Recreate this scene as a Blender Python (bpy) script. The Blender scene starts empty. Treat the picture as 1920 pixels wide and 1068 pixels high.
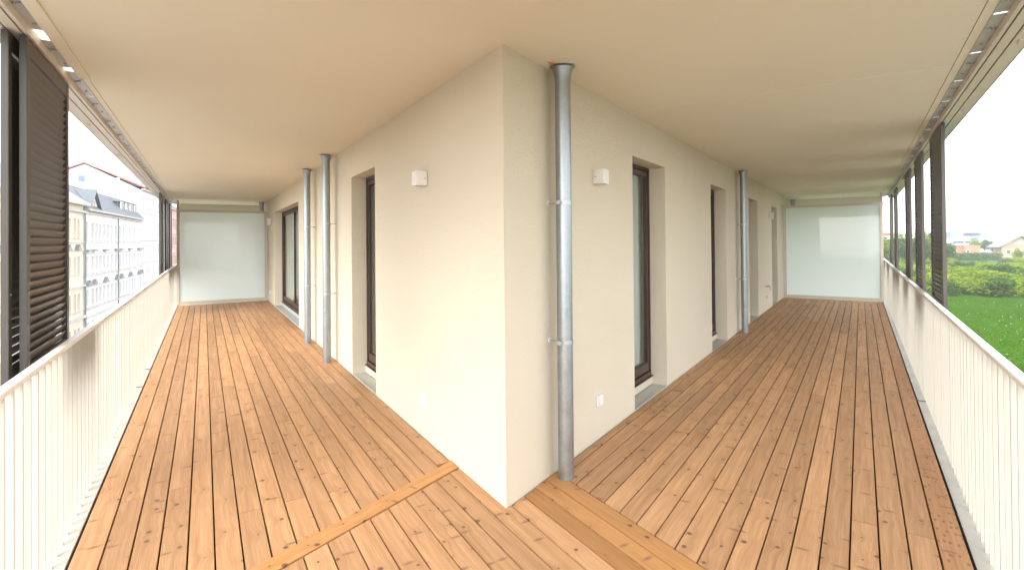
import bpy, bmesh, math, random
import numpy as np
from mathutils import Matrix, Vector

random.seed(7)
RNG = np.random.default_rng(7)
R = math.radians
SC = bpy.context.scene
COL = SC.collection

# ------------------------------------------------------------------ camera
H = 1.55                                   # eye height above the deck
def _rot(yaw, pitch, roll):
    cy, sy, cp, sp, cr, sr = math.cos(yaw), math.sin(yaw), math.cos(pitch), math.sin(pitch), math.cos(roll), math.sin(roll)
    ry = np.array([[cy, 0, sy], [0, 1, 0], [-sy, 0, cy]])
    rx = np.array([[1, 0, 0], [0, cp, sp], [0, -sp, cp]])
    rz = np.array([[cr, -sr, 0], [sr, cr, 0], [0, 0, 1]])
    return ry @ rx @ rz
_M = _rot(-0.0279, 0.0082, -0.0085)
_sw = lambda c: Vector((c[0], c[2], c[1]))
right, up, fwd = _sw(_M[:, 0]), _sw(_M[:, 1]), _sw(_M[:, 2])
cd = bpy.data.cameras.new("camera")
cd.sensor_fit = 'HORIZONTAL'
cd.sensor_width = 36.0
cd.lens = 985.16 / 1920 * 36
cd.shift_y = -(534 - 444.255) / 1920
cd.clip_start = 0.05
cd.clip_end = 6000
cam = bpy.data.objects.new("camera", cd)
COL.objects.link(cam)
mw = Matrix.Identity(4)
for i in range(3):
    mw[i][0], mw[i][1], mw[i][2] = right[i], up[i], -fwd[i]
mw.translation = Vector((0, 0, H))
cam.matrix_world = mw
SC.camera = cam

# ------------------------------------------------------------------ world, sun, exposure
SUN_AZ, SUN_EL = R(-152), R(45)            # azimuth from +Y towards +X, elevation
w = bpy.data.worlds.new("World")
SC.world = w
w.use_nodes = True
nt = w.node_tree
nt.nodes.clear()
sky = nt.nodes.new("ShaderNodeTexSky")
sky.sky_type = 'NISHITA'
sky.sun_disc = False
sky.sun_elevation = SUN_EL
sky.sun_rotation = SUN_AZ
sky.air_density = 1.0
sky.dust_density = 1.0
sky.ozone_density = 1.0
hsv = nt.nodes.new("ShaderNodeHueSaturation")   # thin white cloud: a sky with little colour
hsv.inputs["Saturation"].default_value = 0.25
bg = nt.nodes.new("ShaderNodeBackground")
bg.inputs["Strength"].default_value = 0.15
wo = nt.nodes.new("ShaderNodeOutputWorld")
nt.links.new(sky.outputs[0], hsv.inputs["Color"])
nt.links.new(hsv.outputs[0], bg.inputs["Color"])
nt.links.new(bg.outputs[0], wo.inputs["Surface"])

sd = bpy.data.lights.new("sun", 'SUN')
sd.energy = 0.8
sd.angle = R(60)
sd.color = (1.0, 0.95, 0.87)
sun = bpy.data.objects.new("sun", sd)
COL.objects.link(sun)
_d = Vector((math.sin(SUN_AZ) * math.cos(SUN_EL), math.cos(SUN_AZ) * math.cos(SUN_EL), math.sin(SUN_EL)))
sun.rotation_euler = _d.to_track_quat('Z', 'Y').to_euler()
sun.location = (0, 0, 40)

vs = SC.view_settings
vs.view_transform = 'Standard'
vs.look = 'None'
vs.gamma = 1.0
vs.exposure = 2.4
vs.use_curve_mapping = False
SC.render.engine = 'CYCLES'
cy = SC.cycles
cy.use_denoising = True
cy.max_bounces = 8
cy.diffuse_bounces = 4
cy.glossy_bounces = 4
cy.transmission_bounces = 6
cy.transparent_max_bounces = 12
cy.sample_clamp_indirect = 6.0
cy.caustics_reflective = False
cy.caustics_refractive = False

# ------------------------------------------------------------------ materials
MATS = {}
class N:
    """small node-tree helper"""
    def __init__(s, name):
        s.m = bpy.data.materials.new(name)
        s.m.use_nodes = True
        s.t = s.m.node_tree
        s.b = s.t.nodes["Principled BSDF"]
        s.o = s.t.nodes["Material Output"]
        MATS[name] = s.m
    def n(s, typ, **kw):
        x = s.t.nodes.new(typ)
        for k, v in kw.items():
            if k in x.inputs:
                x.inputs[k].default_value = v
            else:
                setattr(x, k, v)
        return x
    def l(s, a, b):
        s.t.links.new(a, b)
    def coord(s, scale=(1, 1, 1), rnd=False, out="Object"):
        tc = s.n("ShaderNodeTexCoord")
        mp = s.n("ShaderNodeMapping")
        mp.inputs["Scale"].default_value = scale
        s.l(tc.outputs[out], mp.inputs["Vector"])
        if rnd:
            oi = s.n("ShaderNodeObjectInfo")
            mm = s.n("ShaderNodeMath", operation='MULTIPLY')
            mm.inputs[1].default_value = 83.0
            s.l(oi.outputs["Random"], mm.inputs[0])
            cb = s.n("ShaderNodeCombineXYZ")
            s.l(mm.outputs[0], cb.inputs[0]); s.l(mm.outputs[0], cb.inputs[1]); s.l(mm.outputs[0], cb.inputs[2])
            s.l(cb.outputs[0], mp.inputs["Location"])
        return mp.outputs[0]
    def noise(s, vec, scale, detail=3.0, rough=0.55):
        x = s.n("ShaderNodeTexNoise")
        x.inputs["Scale"].default_value = scale
        x.inputs["Detail"].default_value = detail
        x.inputs["Roughness"].default_value = rough
        s.l(vec, x.inputs["Vector"])
        return x.outputs["Fac"]
    def ramp(s, fac, stops):
        x = s.n("ShaderNodeValToRGB")
        e = x.color_ramp.elements
        while len(e) < len(stops):
            e.new(0.5)
        for el, (p, c) in zip(e, stops):
            el.position = p
            el.color = (c, c, c, 1) if isinstance(c, (int, float)) else (*c, 1)
        s.l(fac, x.inputs["Fac"])
        return x.outputs["Color"]
    def mix(s, fac, a, b, blend='MIX'):
        x = s.n("ShaderNodeMix", data_type='RGBA', blend_type=blend)
        for sock, val in ((x.inputs[0], fac), (x.inputs[6], a), (x.inputs[7], b)):
            if hasattr(val, "links"):
                s.l(val, sock)
            elif isinstance(val, (int, float)):
                sock.default_value = val
            else:
                sock.default_value = (*val, 1)
        return x.outputs[2]
    def math(s, op, a, b=0.0):
        x = s.n("ShaderNodeMath", operation=op)
        for sock, val in ((x.inputs[0], a), (x.inputs[1], b)):
            if hasattr(val, "links"):
                s.l(val, sock)
            else:
                sock.default_value = val
        return x.outputs[0]
    def bump(s, h, strength, dist=0.01):
        x = s.n("ShaderNodeBump")
        x.inputs["Strength"].default_value = strength
        x.inputs["Distance"].default_value = dist
        s.l(h, x.inputs["Height"])
        s.l(x.outputs[0], s.b.inputs["Normal"])
    def set(s, **kw):
        for k, v in kw.items():
            k = k.replace("_", " ")
            if hasattr(v, "links"):
                s.l(v, s.b.inputs[k])
            else:
                s.b.inputs[k].default_value = (*v, 1) if isinstance(v, tuple) else v
        return s.m

def simple(name, col, rough=0.5, metal=0.0, vary=0.06, scale=3.0, bump=0.0, bscale=60.0, spec=0.5):
    k = N(name)
    v = k.coord()
    f = k.noise(v, scale, 4)
    dark = tuple(c * (1 - vary * 2) for c in col)
    lite = tuple(min(1, c * (1 + vary)) for c in col)
    c = k.mix(k.ramp(f, [(0.3, 0.0), (0.7, 1.0)]), dark, lite)
    k.set(Base_Color=c, Roughness=rough, Metallic=metal, Specular_IOR_Level=spec)
    if bump:
        k.bump(k.noise(v, bscale, 3), bump, 0.004)
    return k.m

def plaster():
    k = N("plaster")
    v = k.coord()
    big = k.noise(v, 0.8, 4)
    fine = k.noise(v, 9, 5)
    c = k.mix(k.ramp(big, [(0.3, 0.0), (0.7, 1.0)]), (0.71, 0.645, 0.51), (0.74, 0.675, 0.54))
    c = k.mix(k.math('MULTIPLY', fine, 0.12), c, (0.65, 0.56, 0.43))
    k.set(Base_Color=c, Roughness=0.92, Specular_IOR_Level=0.15)
    g = k.noise(v, 260, 3, 0.6)
    g2 = k.noise(v, 45, 4)
    k.bump(k.math('ADD', g, k.math('MULTIPLY', g2, 1.2)), 0.85, 0.005)
plaster()

def ceiling_paint():
    k = N("ceiling_paint")
    v = k.coord()
    big = k.noise(v, 0.6, 3)
    c = k.mix(k.ramp(big, [(0.3, 0.0), (0.7, 1.0)]), (0.75, 0.71, 0.575), (0.78, 0.74, 0.605))
    k.set(Base_Color=c, Roughness=0.9, Specular_IOR_Level=0.2)
    k.bump(k.noise(v, 120, 3), 0.08, 0.002)
ceiling_paint()

def wood(name, a, b, stain=False):
    """larch decking; object X runs along the board"""
    k = N(name)
    tc = k.coord((1, 1, 1), rnd=True)
    sep = k.n("ShaderNodeSeparateXYZ"); k.l(tc, sep.inputs[0])
    # knots: stretched cells
    kn = k.n("ShaderNodeMapping"); kn.inputs["Scale"].default_value = (5.0, 5.6, 0.0); k.l(tc, kn.inputs["Vector"])
    vor = k.n("ShaderNodeTexVoronoi", feature='F1', voronoi_dimensions='2D'); vor.inputs["Scale"].default_value = 1.0; vor.inputs["Randomness"].default_value = 1.0
    k.l(kn.outputs[0], vor.inputs["Vector"])
    dist, cellc = vor.outputs["Distance"], vor.outputs["Color"]
    cs = k.n("ShaderNodeSeparateColor"); k.l(cellc, cs.inputs[0])
    haveknot = k.math('GREATER_THAN', cs.outputs[0], 0.34)
    size = k.math('ADD', k.math('MULTIPLY', cs.outputs[1], 0.070), 0.030)
    rel = k.math('DIVIDE', dist, size)
    knot = k.math('MULTIPLY', k.ramp(rel, [(0.55, 1.0), (1.0, 0.0)]), haveknot)
    halo = k.math('MULTIPLY', k.ramp(dist, [(0.0, 1.0), (0.42, 0.0)]), haveknot)
    # spike knots: short dark marks across the board
    sk = k.n("ShaderNodeMapping"); sk.inputs["Scale"].default_value = (9.0, 3.4, 0.0); sk.inputs["Rotation"].default_value = (0, 0, 0.12); k.l(tc, sk.inputs["Vector"])
    vs2 = k.n("ShaderNodeTexVoronoi", feature='F1', voronoi_dimensions='2D'); vs2.inputs["Scale"].default_value = 0.8; k.l(sk.outputs[0], vs2.inputs["Vector"])
    sc2 = k.n("ShaderNodeSeparateColor"); k.l(vs2.outputs["Color"], sc2.inputs[0])
    spike = k.math('MULTIPLY', k.ramp(vs2.outputs["Distance"], [(0.03, 1.0), (0.12, 0.0)]), k.math('GREATER_THAN', sc2.outputs[0], 0.55))
    # grain, bent round the knots
    yy = k.math('ADD', sep.outputs[1], k.math('MULTIPLY', halo, 0.022))
    cb = k.n("ShaderNodeCombineXYZ")
    k.l(k.math('MULTIPLY', sep.outputs[0], 1.0), cb.inputs[0]); k.l(k.math('MULTIPLY', yy, 22.0), cb.inputs[1]); k.l(sep.outputs[2], cb.inputs[2])
    g1 = k.noise(cb.outputs[0], 1.6, 4, 0.6)
    cb2 = k.n("ShaderNodeCombineXYZ")
    k.l(k.math('MULTIPLY', sep.outputs[0], 2.2), cb2.inputs[0]); k.l(k.math('MULTIPLY', yy, 130.0), cb2.inputs[1]); k.l(sep.outputs[2], cb2.inputs[2])
    g2 = k.noise(cb2.outputs[0], 1.5, 3, 0.6)
    c = k.mix(k.ramp(g1, [(0.25, 0.0), (0.62, 1.0)]), tuple(x * .8 + y * .2 for x, y in zip(a, b)), b)
    c = k.mix(k.math('MULTIPLY', k.ramp(g2, [(0.42, 1.0), (0.62, 0.0)]), 0.26), c, tuple(x * 0.62 for x in a))
    # whole-board tone
    oi = k.n("ShaderNodeObjectInfo")
    tone = k.ramp(oi.outputs["Random"], [(0.0, 0.83), (0.35, 0.95), (0.7, 1.04), (1.0, 1.13)])
    c = k.mix(1.0, c, tone, 'MULTIPLY')
    blot = k.noise(tc, 2.3, 3)
    c = k.mix(k.math('MULTIPLY', k.ramp(blot, [(0.45, 0.0), (0.75, 1.0)]), 0.28), c, tuple(x * 0.72 for x in b))
    c = k.mix(k.math('MULTIPLY', halo, 0.22), c, tuple(x * 0.7 for x in a))
    c = k.mix(k.math('MULTIPLY', spike, 0.75), c, (0.20, 0.10, 0.055))
    c = k.mix(k.math('MULTIPLY', knot, 0.85), c, (0.11, 0.06, 0.035))
    if stain:
        wv = k.n("ShaderNodeMapping"); wv.inputs["Scale"].default_value = (16, 34, 0); k.l(tc, wv.inputs["Vector"])
        v2 = k.n("ShaderNodeTexVoronoi", feature='F1', voronoi_dimensions='2D'); v2.inputs["Scale"].default_value = 1.0; k.l(wv.outputs[0], v2.inputs["Vector"])
        c2 = k.n("ShaderNodeSeparateColor"); k.l(v2.outputs["Color"], c2.inputs[0])
        drop = k.math('MULTIPLY', k.math('LESS_THAN', v2.outputs["Distance"], 0.24), k.math('GREATER_THAN', c2.outputs[0], 0.62))
        c = k.mix(k.math('MULTIPLY', drop, 0.55), c, tuple(x * 0.35 for x in a))
    k.set(Base_Color=c, Roughness=k.ramp(g1, [(0.2, 0.62), (0.8, 0.48)]), Specular_IOR_Level=0.35)
    groove = k.n("ShaderNodeTexWave", wave_type='BANDS', bands_direction='Y', wave_profile='SIN')
    groove.inputs["Scale"].default_value = 50.0
    groove.inputs["Distortion"].default_value = 0.4
    k.l(tc, groove.inputs["Vector"])
    hgt = k.math('ADD', k.math('MULTIPLY', groove.outputs["Fac"], 0.5), k.math('SUBTRACT', g2, k.math('MULTIPLY', knot, 0.6)))
    k.bump(hgt, 0.35, 0.0022)
wood("larch", (0.36, 0.18, 0.08), (0.57, 0.325, 0.162))
wood("larch_fresh", (0.38, 0.175, 0.062), (0.52, 0.265, 0.10))
wood("larch_stained", (0.33, 0.155, 0.068), (0.48, 0.255, 0.12), stain=True)

def galvanised():
    k = N("galvanised_steel")
    v = k.coord()
    vo = k.n("ShaderNodeTexVoronoi", feature='F1'); vo.inputs["Scale"].default_value = 55.0; k.l(v, vo.inputs["Vector"])
    c1 = k.n("ShaderNodeSeparateColor"); k.l(vo.outputs["Color"], c1.inputs[0])
    n1 = k.noise(v, 6, 4)
    f = k.math('ADD', k.math('MULTIPLY', c1.outputs[0], 0.25), k.math('MULTIPLY', n1, 0.75))
    c = k.mix(f, (0.27, 0.30, 0.315), (0.44, 0.48, 0.495))
    k.set(Base_Color=c, Metallic=0.85, Roughness=k.ramp(f, [(0.2, 0.30), (0.8, 0.48)]))
    k.bump(k.noise(v, 90, 2), 0.06, 0.002)
galvanised()

simple("rail_paint", (0.52, 0.485, 0.41), 0.42, vary=0.02, scale=2)
simple("handrail_paint", (0.86, 0.84, 0.80), 0.35, vary=0.02, scale=2)
simple("flashing", (0.52, 0.50, 0.44), 0.5, vary=0.08, scale=4)
simple("shutter_paint", (0.075, 0.064, 0.056), 0.42, vary=0.06, scale=2)
simple("track_paint", (0.66, 0.61, 0.53), 0.5, vary=0.03, scale=2)
simple("track_dark", (0.035, 0.028, 0.022), 0.6)
simple("window_brown", (0.055, 0.032, 0.024), 0.38, vary=0.08)
simple("white_plastic", (0.82, 0.81, 0.79), 0.35, vary=0.01)
simple("grey_metal", (0.50, 0.51, 0.52), 0.42, metal=0.7, vary=0.08, scale=8)
simple("zinc_plate", (0.50, 0.50, 0.51), 0.45, metal=0.4, vary=0.08, scale=8)
simple("dark_void", (0.016, 0.011, 0.008), 0.9)
simple("orange_tape", (0.85, 0.30, 0.03), 0.5)
simple("stone_sill", (0.45, 0.45, 0.44), 0.6, vary=0.08, scale=20)
simple("grate_steel", (0.55, 0.60, 0.62), 0.35, metal=0.8)
simple("screen_frame", (0.66, 0.61, 0.52), 0.45, vary=0.03)
simple("room_paint", (0.72, 0.70, 0.66), 0.8)
simple("curtain", (0.66, 0.67, 0.61), 0.9, vary=0.04)
simple("facade_white", (0.86, 0.845, 0.82), 0.85, vary=0.04, scale=0.6)
simple("facade_cream", (0.78, 0.69, 0.54), 0.85, vary=0.05, scale=0.6)
simple("facade_pink", (0.66, 0.44, 0.37), 0.85, vary=0.06, scale=0.6)
simple("stone_trim", (0.62, 0.58, 0.52), 0.85, vary=0.08, scale=1.5)
simple("zinc_hood", (0.27, 0.265, 0.26), 0.5, vary=0.1, scale=2)
simple("far_frame", (0.78, 0.76, 0.72), 0.6)
simple("far_pane", (0.36, 0.32, 0.30), 0.35, vary=0.2, scale=0.35)
simple("far_pane_warm", (0.48, 0.31, 0.19), 0.3, vary=0.2, scale=0.5)
simple("verge_red", (0.45, 0.17, 0.13), 0.7)
simple("asphalt", (0.05, 0.05, 0.052), 0.85, vary=0.1, scale=2)
simple("town_ground", (0.24, 0.225, 0.20), 0.9, vary=0.15, scale=0.05)
simple("beige_render", (0.36, 0.275, 0.18), 0.85, vary=0.08, scale=0.3)
simple("orange_brick", (0.45, 0.21, 0.115), 0.85, vary=0.1, scale=0.4)
simple("pale_roof", (0.36, 0.38, 0.42), 0.6, vary=0.06, scale=0.1)
simple("blue_cladding", (0.17, 0.23, 0.29), 0.5, vary=0.06, scale=0.1)
simple("office_pane", (0.09, 0.10, 0.14), 0.25, vary=0.1, scale=0.4)
simple("red_paint", (0.70, 0.10, 0.05), 0.5)
simple("bark", (0.10, 0.075, 0.055), 0.9, vary=0.15, scale=6)
simple("flower_white", (0.8, 0.8, 0.72), 0.8)

def slate():
    k = N("slate")
    v = k.coord((1, 1, 1))
    br = k.n("ShaderNodeTexBrick")
    br.inputs["Scale"].default_value = 3.0
    br.inputs["Color1"].default_value = (0.15, 0.16, 0.185, 1)
    br.inputs["Color2"].default_value = (0.22, 0.23, 0.25, 1)
    br.inputs["Mortar"].default_value = (0.04, 0.045, 0.055, 1)
    br.inputs["Mortar Size"].default_value = 0.03
    k.l(v, br.inputs["Vector"])
    k.set(Base_Color=br.outputs["Color"], Roughness=0.55)
slate()

def clear_glass():
    k = N("clear_glass")
    t = k.n("ShaderNodeBsdfTransparent"); t.inputs[0].default_value = (0.91, 0.94, 0.93, 1)
    g = k.n("ShaderNodeBsdfGlossy"); g.inputs["Roughness"].default_value = 0.01; g.inputs[0].default_value = (0.9, 0.95, 0.96, 1)
    fr = k.n("ShaderNodeFresnel"); fr.inputs[0].default_value = 1.8
    ms = k.n("ShaderNodeMixShader")
    ge = k.n("ShaderNodeNewGeometry")
    f_ = k.math('MULTIPLY', fr.outputs[0], k.math('SUBTRACT', 1.0, ge.outputs["Backfacing"]))
    k.l(f_, ms.inputs[0]); k.l(t.outputs[0], ms.inputs[1]); k.l(g.outputs[0], ms.inputs[2])
    k.l(ms.outputs[0], k.o.inputs["Surface"])
clear_glass()

def frosted():
    k = N("frosted_glass")
    col = (0.90, 0.94, 0.93, 1)
    d = k.n("ShaderNodeBsdfDiffuse"); d.inputs[0].default_value = col
    t = k.n("ShaderNodeBsdfTranslucent"); t.inputs[0].default_value = (0.94, 1.0, 1.0, 1)
    m1 = k.n("ShaderNodeMixShader"); m1.inputs[0].default_value = 0.65
    k.l(d.outputs[0], m1.inputs[1]); k.l(t.outputs[0], m1.inputs[2])
    g = k.n("ShaderNodeBsdfGlossy"); g.inputs["Roughness"].default_value = 0.03
    fr = k.n("ShaderNodeFresnel"); fr.inputs[0].default_value = 1.5
    m2 = k.n("ShaderNodeMixShader")
    ge = k.n("ShaderNodeNewGeometry")
    f_ = k.math('MULTIPLY', fr.outputs[0], k.math('SUBTRACT', 1.0, ge.outputs["Backfacing"]))
    k.l(f_, m2.inputs[0]); k.l(m1.outputs[0], m2.inputs[1]); k.l(g.outputs[0], m2.inputs[2])
    k.l(m2.outputs[0], k.o.inputs["Surface"])
frosted()

def leaf(name, a, b):
    k = N(name)
    oi = k.n("ShaderNodeObjectInfo")
    v = k.coord()
    f = k.noise(v, 1.3, 3)
    r = k.math('ADD', k.math('MULTIPLY', oi.outputs["Random"], 0.5), k.math('MULTIPLY', f, 0.6))
    c = k.mix(r, a, b)
    k.set(Base_Color=c, Roughness=0.7, Specular_IOR_Level=0.06)
    tr = k.n("ShaderNodeBsdfTranslucent"); k.l(c, tr.inputs[0])
    ms = k.n("ShaderNodeMixShader"); ms.inputs[0].default_value = 0.3
    k.l(k.b.outputs[0], ms.inputs[1]); k.l(tr.outputs[0], ms.inputs[2])
    k.l(ms.outputs[0], k.o.inputs["Surface"])
leaf("leaf_bright", (0.085, 0.17, 0.010), (0.26, 0.33, 0.025))
leaf("leaf_dark", (0.035, 0.085, 0.014), (0.085, 0.155, 0.022))
leaf("grass_blade", (0.030, 0.105, 0.003), (0.11, 0.225, 0.010))

def ground_mat():
    k = N("meadow_ground")
    v = k.coord((1, 1, 1), out="Object")
    f = k.noise(v, 0.06, 5)
    g = k.noise(v, 0.9, 4)
    c = k.mix(k.ramp(f, [(0.35, 0.0), (0.65, 1.0)]), (0.035, 0.105, 0.003), (0.075, 0.17, 0.008))
    c = k.mix(k.math('MULTIPLY', k.ramp(g, [(0.4, 0.0), (0.7, 1.0)]), 0.45), c, (0.035, 0.085, 0.008))
    k.set(Base_Color=c, Roughness=0.9, Specular_IOR_Level=0.1)
    k.bump(g, 0.5, 0.3)
ground_mat()

# ------------------------------------------------------------------ frames and mesh helpers
A = math.pi / 4 - 0.455 / 2                # each gallery runs 31.97 degrees off the view axis
CORNER = Vector((-0.1326, 3.0641, 0.0))
dL, dR = Vector((-math.sin(A), math.cos(A), 0)), Vector((math.sin(A), math.cos(A), 0))
vL, vR = Vector((-math.cos(A), -math.sin(A), 0)), Vector((math.cos(A), -math.sin(A), 0))
AB, BB = dL.dot(vR), vL.dot(vR)            # other side's v of a point (u, v): AB*u + BB*v

class Frame:
    """u along the wall away from its corner, v out from the wall, z up; sg = -1 mirrors v"""
    def __init__(s, org, d, sg):
        s.o, s.ang, s.sg = Vector(org), math.atan2(d.y, d.x), sg
        s.m = Matrix.Translation(s.o) @ Matrix.Rotation(s.ang, 4, 'Z')
    def w(s, u, v, z):
        return s.m @ Vector((u, s.sg * v, z))
FL, FR = Frame(CORNER, dL, 1), Frame(CORNER, dR, -1)
_f = R(-26.392)
FF = Frame((0, 0, 0), Vector((math.sin(_f), math.cos(_f), 0)), 1)      # house row across the street
FW = Frame((0, 0, 0), Vector((1, 0, 0)), 1)                            # plain world axes
GZ = -10.0                                                             # ground level below the deck

def thing(name, fr, org, label=None, cat=None, group=None, kind=None, rot=None):
    o = bpy.data.objects.new(name, None)
    o.empty_display_size = 0.1
    COL.objects.link(o)
    o.location = fr.w(*org)
    o.rotation_euler = (0, 0, fr.ang if rot is None else rot)
    tag(o, label, cat, group, kind)
    return o
def tag(o, label=None, cat=None, group=None, kind=None):
    if label: o["label"] = label
    if cat: o["category"] = cat
    if group: o["group"] = group
    if kind: o["kind"] = kind
    return o

class MB:
    def __init__(s):
        s.v, s.f = [], []
    def add(s, vs_, fs):
        k = len(s.v)
        s.v += [tuple(p) for p in vs_]
        s.f += [tuple(i + k for i in f) for f in fs]
        return s
    def box(s, u0, u1, v0, v1, z0, z1):
        return s.add([(u0, v0, z0), (u1, v0, z0), (u1, v1, z0), (u0, v1, z0), (u0, v0, z1), (u1, v0, z1), (u1, v1, z1), (u0, v1, z1)],
                     [(0, 3, 2, 1), (4, 5, 6, 7), (0, 1, 5, 4), (1, 2, 6, 5), (2, 3, 7, 6), (3, 0, 4, 7)])
    def prism(s, poly, z0, z1):
        """poly of (u, v), counter-clockwise"""
        n = len(poly)
        return s.add([(p[0], p[1], z0) for p in poly] + [(p[0], p[1], z1) for p in poly],
                     [tuple(range(n - 1, -1, -1)), tuple(range(n, 2 * n))] + [(i, (i + 1) % n, n + (i + 1) % n, n + i) for i in range(n)])
    def lathe(s, prof, seg=24, c=(0, 0)):
        """prof of (r, z) round a vertical axis"""
        k = len(prof)
        vs_ = [(c[0] + r * math.cos(2 * math.pi * j / seg), c[1] + r * math.sin(2 * math.pi * j / seg), z) for r, z in prof for j in range(seg)]
        fs = [(i * seg + j, i * seg + (j + 1) % seg, (i + 1) * seg + (j + 1) % seg, (i + 1) * seg + j) for i in range(k - 1) for j in range(seg)]
        return s.add(vs_, fs)
    def tube(s, a, b, r, seg=10, r2=None, cap=True):
        a, b = Vector(a), Vector(b)
        d = (b - a).normalized()
        x = d.orthogonal().normalized()
        y = d.cross(x)
        r2 = r if r2 is None else r2
        vs_ = [a + (x * math.cos(2 * math.pi * j / seg) + y * math.sin(2 * math.pi * j / seg)) * r for j in range(seg)]
        vs_ += [b + (x * math.cos(2 * math.pi * j / seg) + y * math.sin(2 * math.pi * j / seg)) * r2 for j in range(seg)]
        fs = [(j, (j + 1) % seg, seg + (j + 1) % seg, seg + j) for j in range(seg)]
        if cap:
            fs += [tuple(range(seg - 1, -1, -1)), tuple(range(seg, 2 * seg))]
        return s.add(vs_, fs)
    def mesh(s, name, sg=1, org=(0, 0, 0), smooth=False, mat=None, bevel=0.0, fix=False):
        me = bpy.data.meshes.new(name)
        vs_ = [(p[0] - org[0], sg * (p[1] - org[1]), p[2] - org[2]) for p in s.v]
        fs = s.f if sg > 0 else [tuple(reversed(f)) for f in s.f]
        me.from_pydata(vs_, [], fs)
        if fix or bevel:
            bm = bmesh.new()
            bm.from_mesh(me)
            if fix:
                bmesh.ops.recalc_face_normals(bm, faces=bm.faces)
            if bevel:
                bmesh.ops.bevel(bm, geom=[e for e in bm.edges if len(e.link_faces) == 2 and e.calc_face_angle(0) > 0.6], offset=bevel, segments=2, affect='EDGES', clamp_overlap=True)
            bm.to_mesh(me)
            bm.free()
        if smooth:
            me.polygons.foreach_set("use_smooth", [True] * len(me.polygons))
            try:
                me.set_sharp_from_angle(angle=R(38))
            except Exception:
                pass
        if mat:
            me.materials.append(MATS[mat])
        me.update()
        return me
    def part(s, name, mat, parent, fr, org=(0, 0, 0), **kw):
        """a mesh whose points are in the frame; its parent's empty stands at org"""
        o = bpy.data.objects.new(name, s.mesh(name, fr.sg, org, mat=mat, **kw))
        COL.objects.link(o)
        o.parent = parent
        return o
    def top(s, name, mat, fr, org=(0, 0, 0), **kw):
        """the same as a top-level object standing at org"""
        o = bpy.data.objects.new(name, s.mesh(name, fr.sg, org, mat=mat, **kw))
        COL.objects.link(o)
        o.location = fr.w(*org)
        o.rotation_euler = (0, 0, fr.ang)
        return o
def inst(name, me, parent, loc=(0, 0, 0), rot=(0, 0, 0), scale=(1, 1, 1)):
    o = bpy.data.objects.new(name, me)
    COL.objects.link(o)
    o.parent = parent
    o.location = loc
    o.rotation_euler = rot
    o.scale = scale
    return o

BACK0 = (-0.34 - BB * -0.34) / AB + .005   # where the two inner faces meet
def wall_cells(mb, u0, u1, z0, z1, holes, v=0.0, depth=0.17, back=None):
    """a wall face with real openings (ua, ub, za, zb) and their reveals going in to v - depth"""
    us = sorted({u0, u1, BACK0, *[h[0] for h in holes], *[h[1] for h in holes]})
    zs = sorted({z0, z1, *[h[2] for h in holes], *[h[3] for h in holes]})
    for a, b in zip(us, us[1:]):
        for c, d in zip(zs, zs[1:]):
            if any(h[0] <= a and b <= h[1] and h[2] <= c and d <= h[3] for h in holes):
                continue
            mb.add([(a, v, c), (b, v, c), (b, v, d), (a, v, d)], [(3, 2, 1, 0)])
            if back is not None and b > BACK0:
                mb.add([(a, back, c), (b, back, c), (b, back, d), (a, back, d)], [(0, 1, 2, 3)])
    w_ = v - depth if back is None else back
    for a, b, c, d in holes:
        mb.add([(a, v, c), (a, w_, c), (a, w_, d), (a, v, d)], [(0, 1, 2, 3)])
        mb.add([(b, v, c), (b, w_, c), (b, w_, d), (b, v, d)], [(3, 2, 1, 0)])
        mb.add([(a, v, d), (b, v, d), (b, w_, d), (a, w_, d)], [(0, 1, 2, 3)])
        mb.add([(a, v, c), (b, v, c), (b, w_, c), (a, w_, c)], [(3, 2, 1, 0)])

# ------------------------------------------------------------------ own building
EL, ER = 2.083, 2.162                      # outer edge of the decking, each side
CEIL = 2.70
UEND = 20.0
GEND = 15.3                                # galleries cut short past the screens so skylight reaches the screens' backs
def tip(el, er):
    """(u, v) in the left frame where the lines v_left = el and v_right = er cross"""
    return ((er - BB * el) / AB, el)
def l2(u, v):                               # a right-frame point in left-frame coordinates
    p = CORNER + dR * u + vR * v - CORNER
    return (p.dot(dL), p.dot(vL))

bld = thing("apartment_building", FL, (0, 0, 0), "cream plastered corner of the building with tall windows between two deck galleries", "building")
WIN_R = [(2.09, 3.05), (5.10, 6.09), (8.10, 9.07), (11.10, 12.05)]
WIN_L = [(2.675, 3.67)]
DOOR_L = (7.73, 11.57)
ZT = 2.325
wl = MB()
wall_cells(wl, 0.0, UEND, -0.06, CEIL + 0.02, [(a, b, 0.0, ZT) for a, b in WIN_L + [DOOR_L]], back=-0.34)
wl.part("wall", "plaster", bld, FL)
wr = MB()
wall_cells(wr, 0.0, UEND, -0.06, CEIL + 0.02, [(a, b, 0.0, ZT) for a, b in WIN_R], back=-0.34)
pr = wr.mesh("wall", FR.sg, mat="plaster")
o = bpy.data.objects.new("wall", pr); COL.objects.link(o); o.parent = bld
o.rotation_euler = (0, 0, FR.ang - FL.ang)
RB = thing("window_side", FR, (0, 0, 0))    # placeholder frame, replaced below
bpy.data.objects.remove(RB)

def side_part(mb, name, mat, fr, parent=None, **kw):
    """a part of the building given in either gallery's frame"""
    o = bpy.data.objects.new(name, mb.mesh(name, fr.sg, mat=mat, **kw))
    COL.objects.link(o)
    o.parent = parent or bld
    if parent is None or parent is bld:
        o.rotation_euler = (0, 0, fr.ang - FL.ang)
    return o

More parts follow.
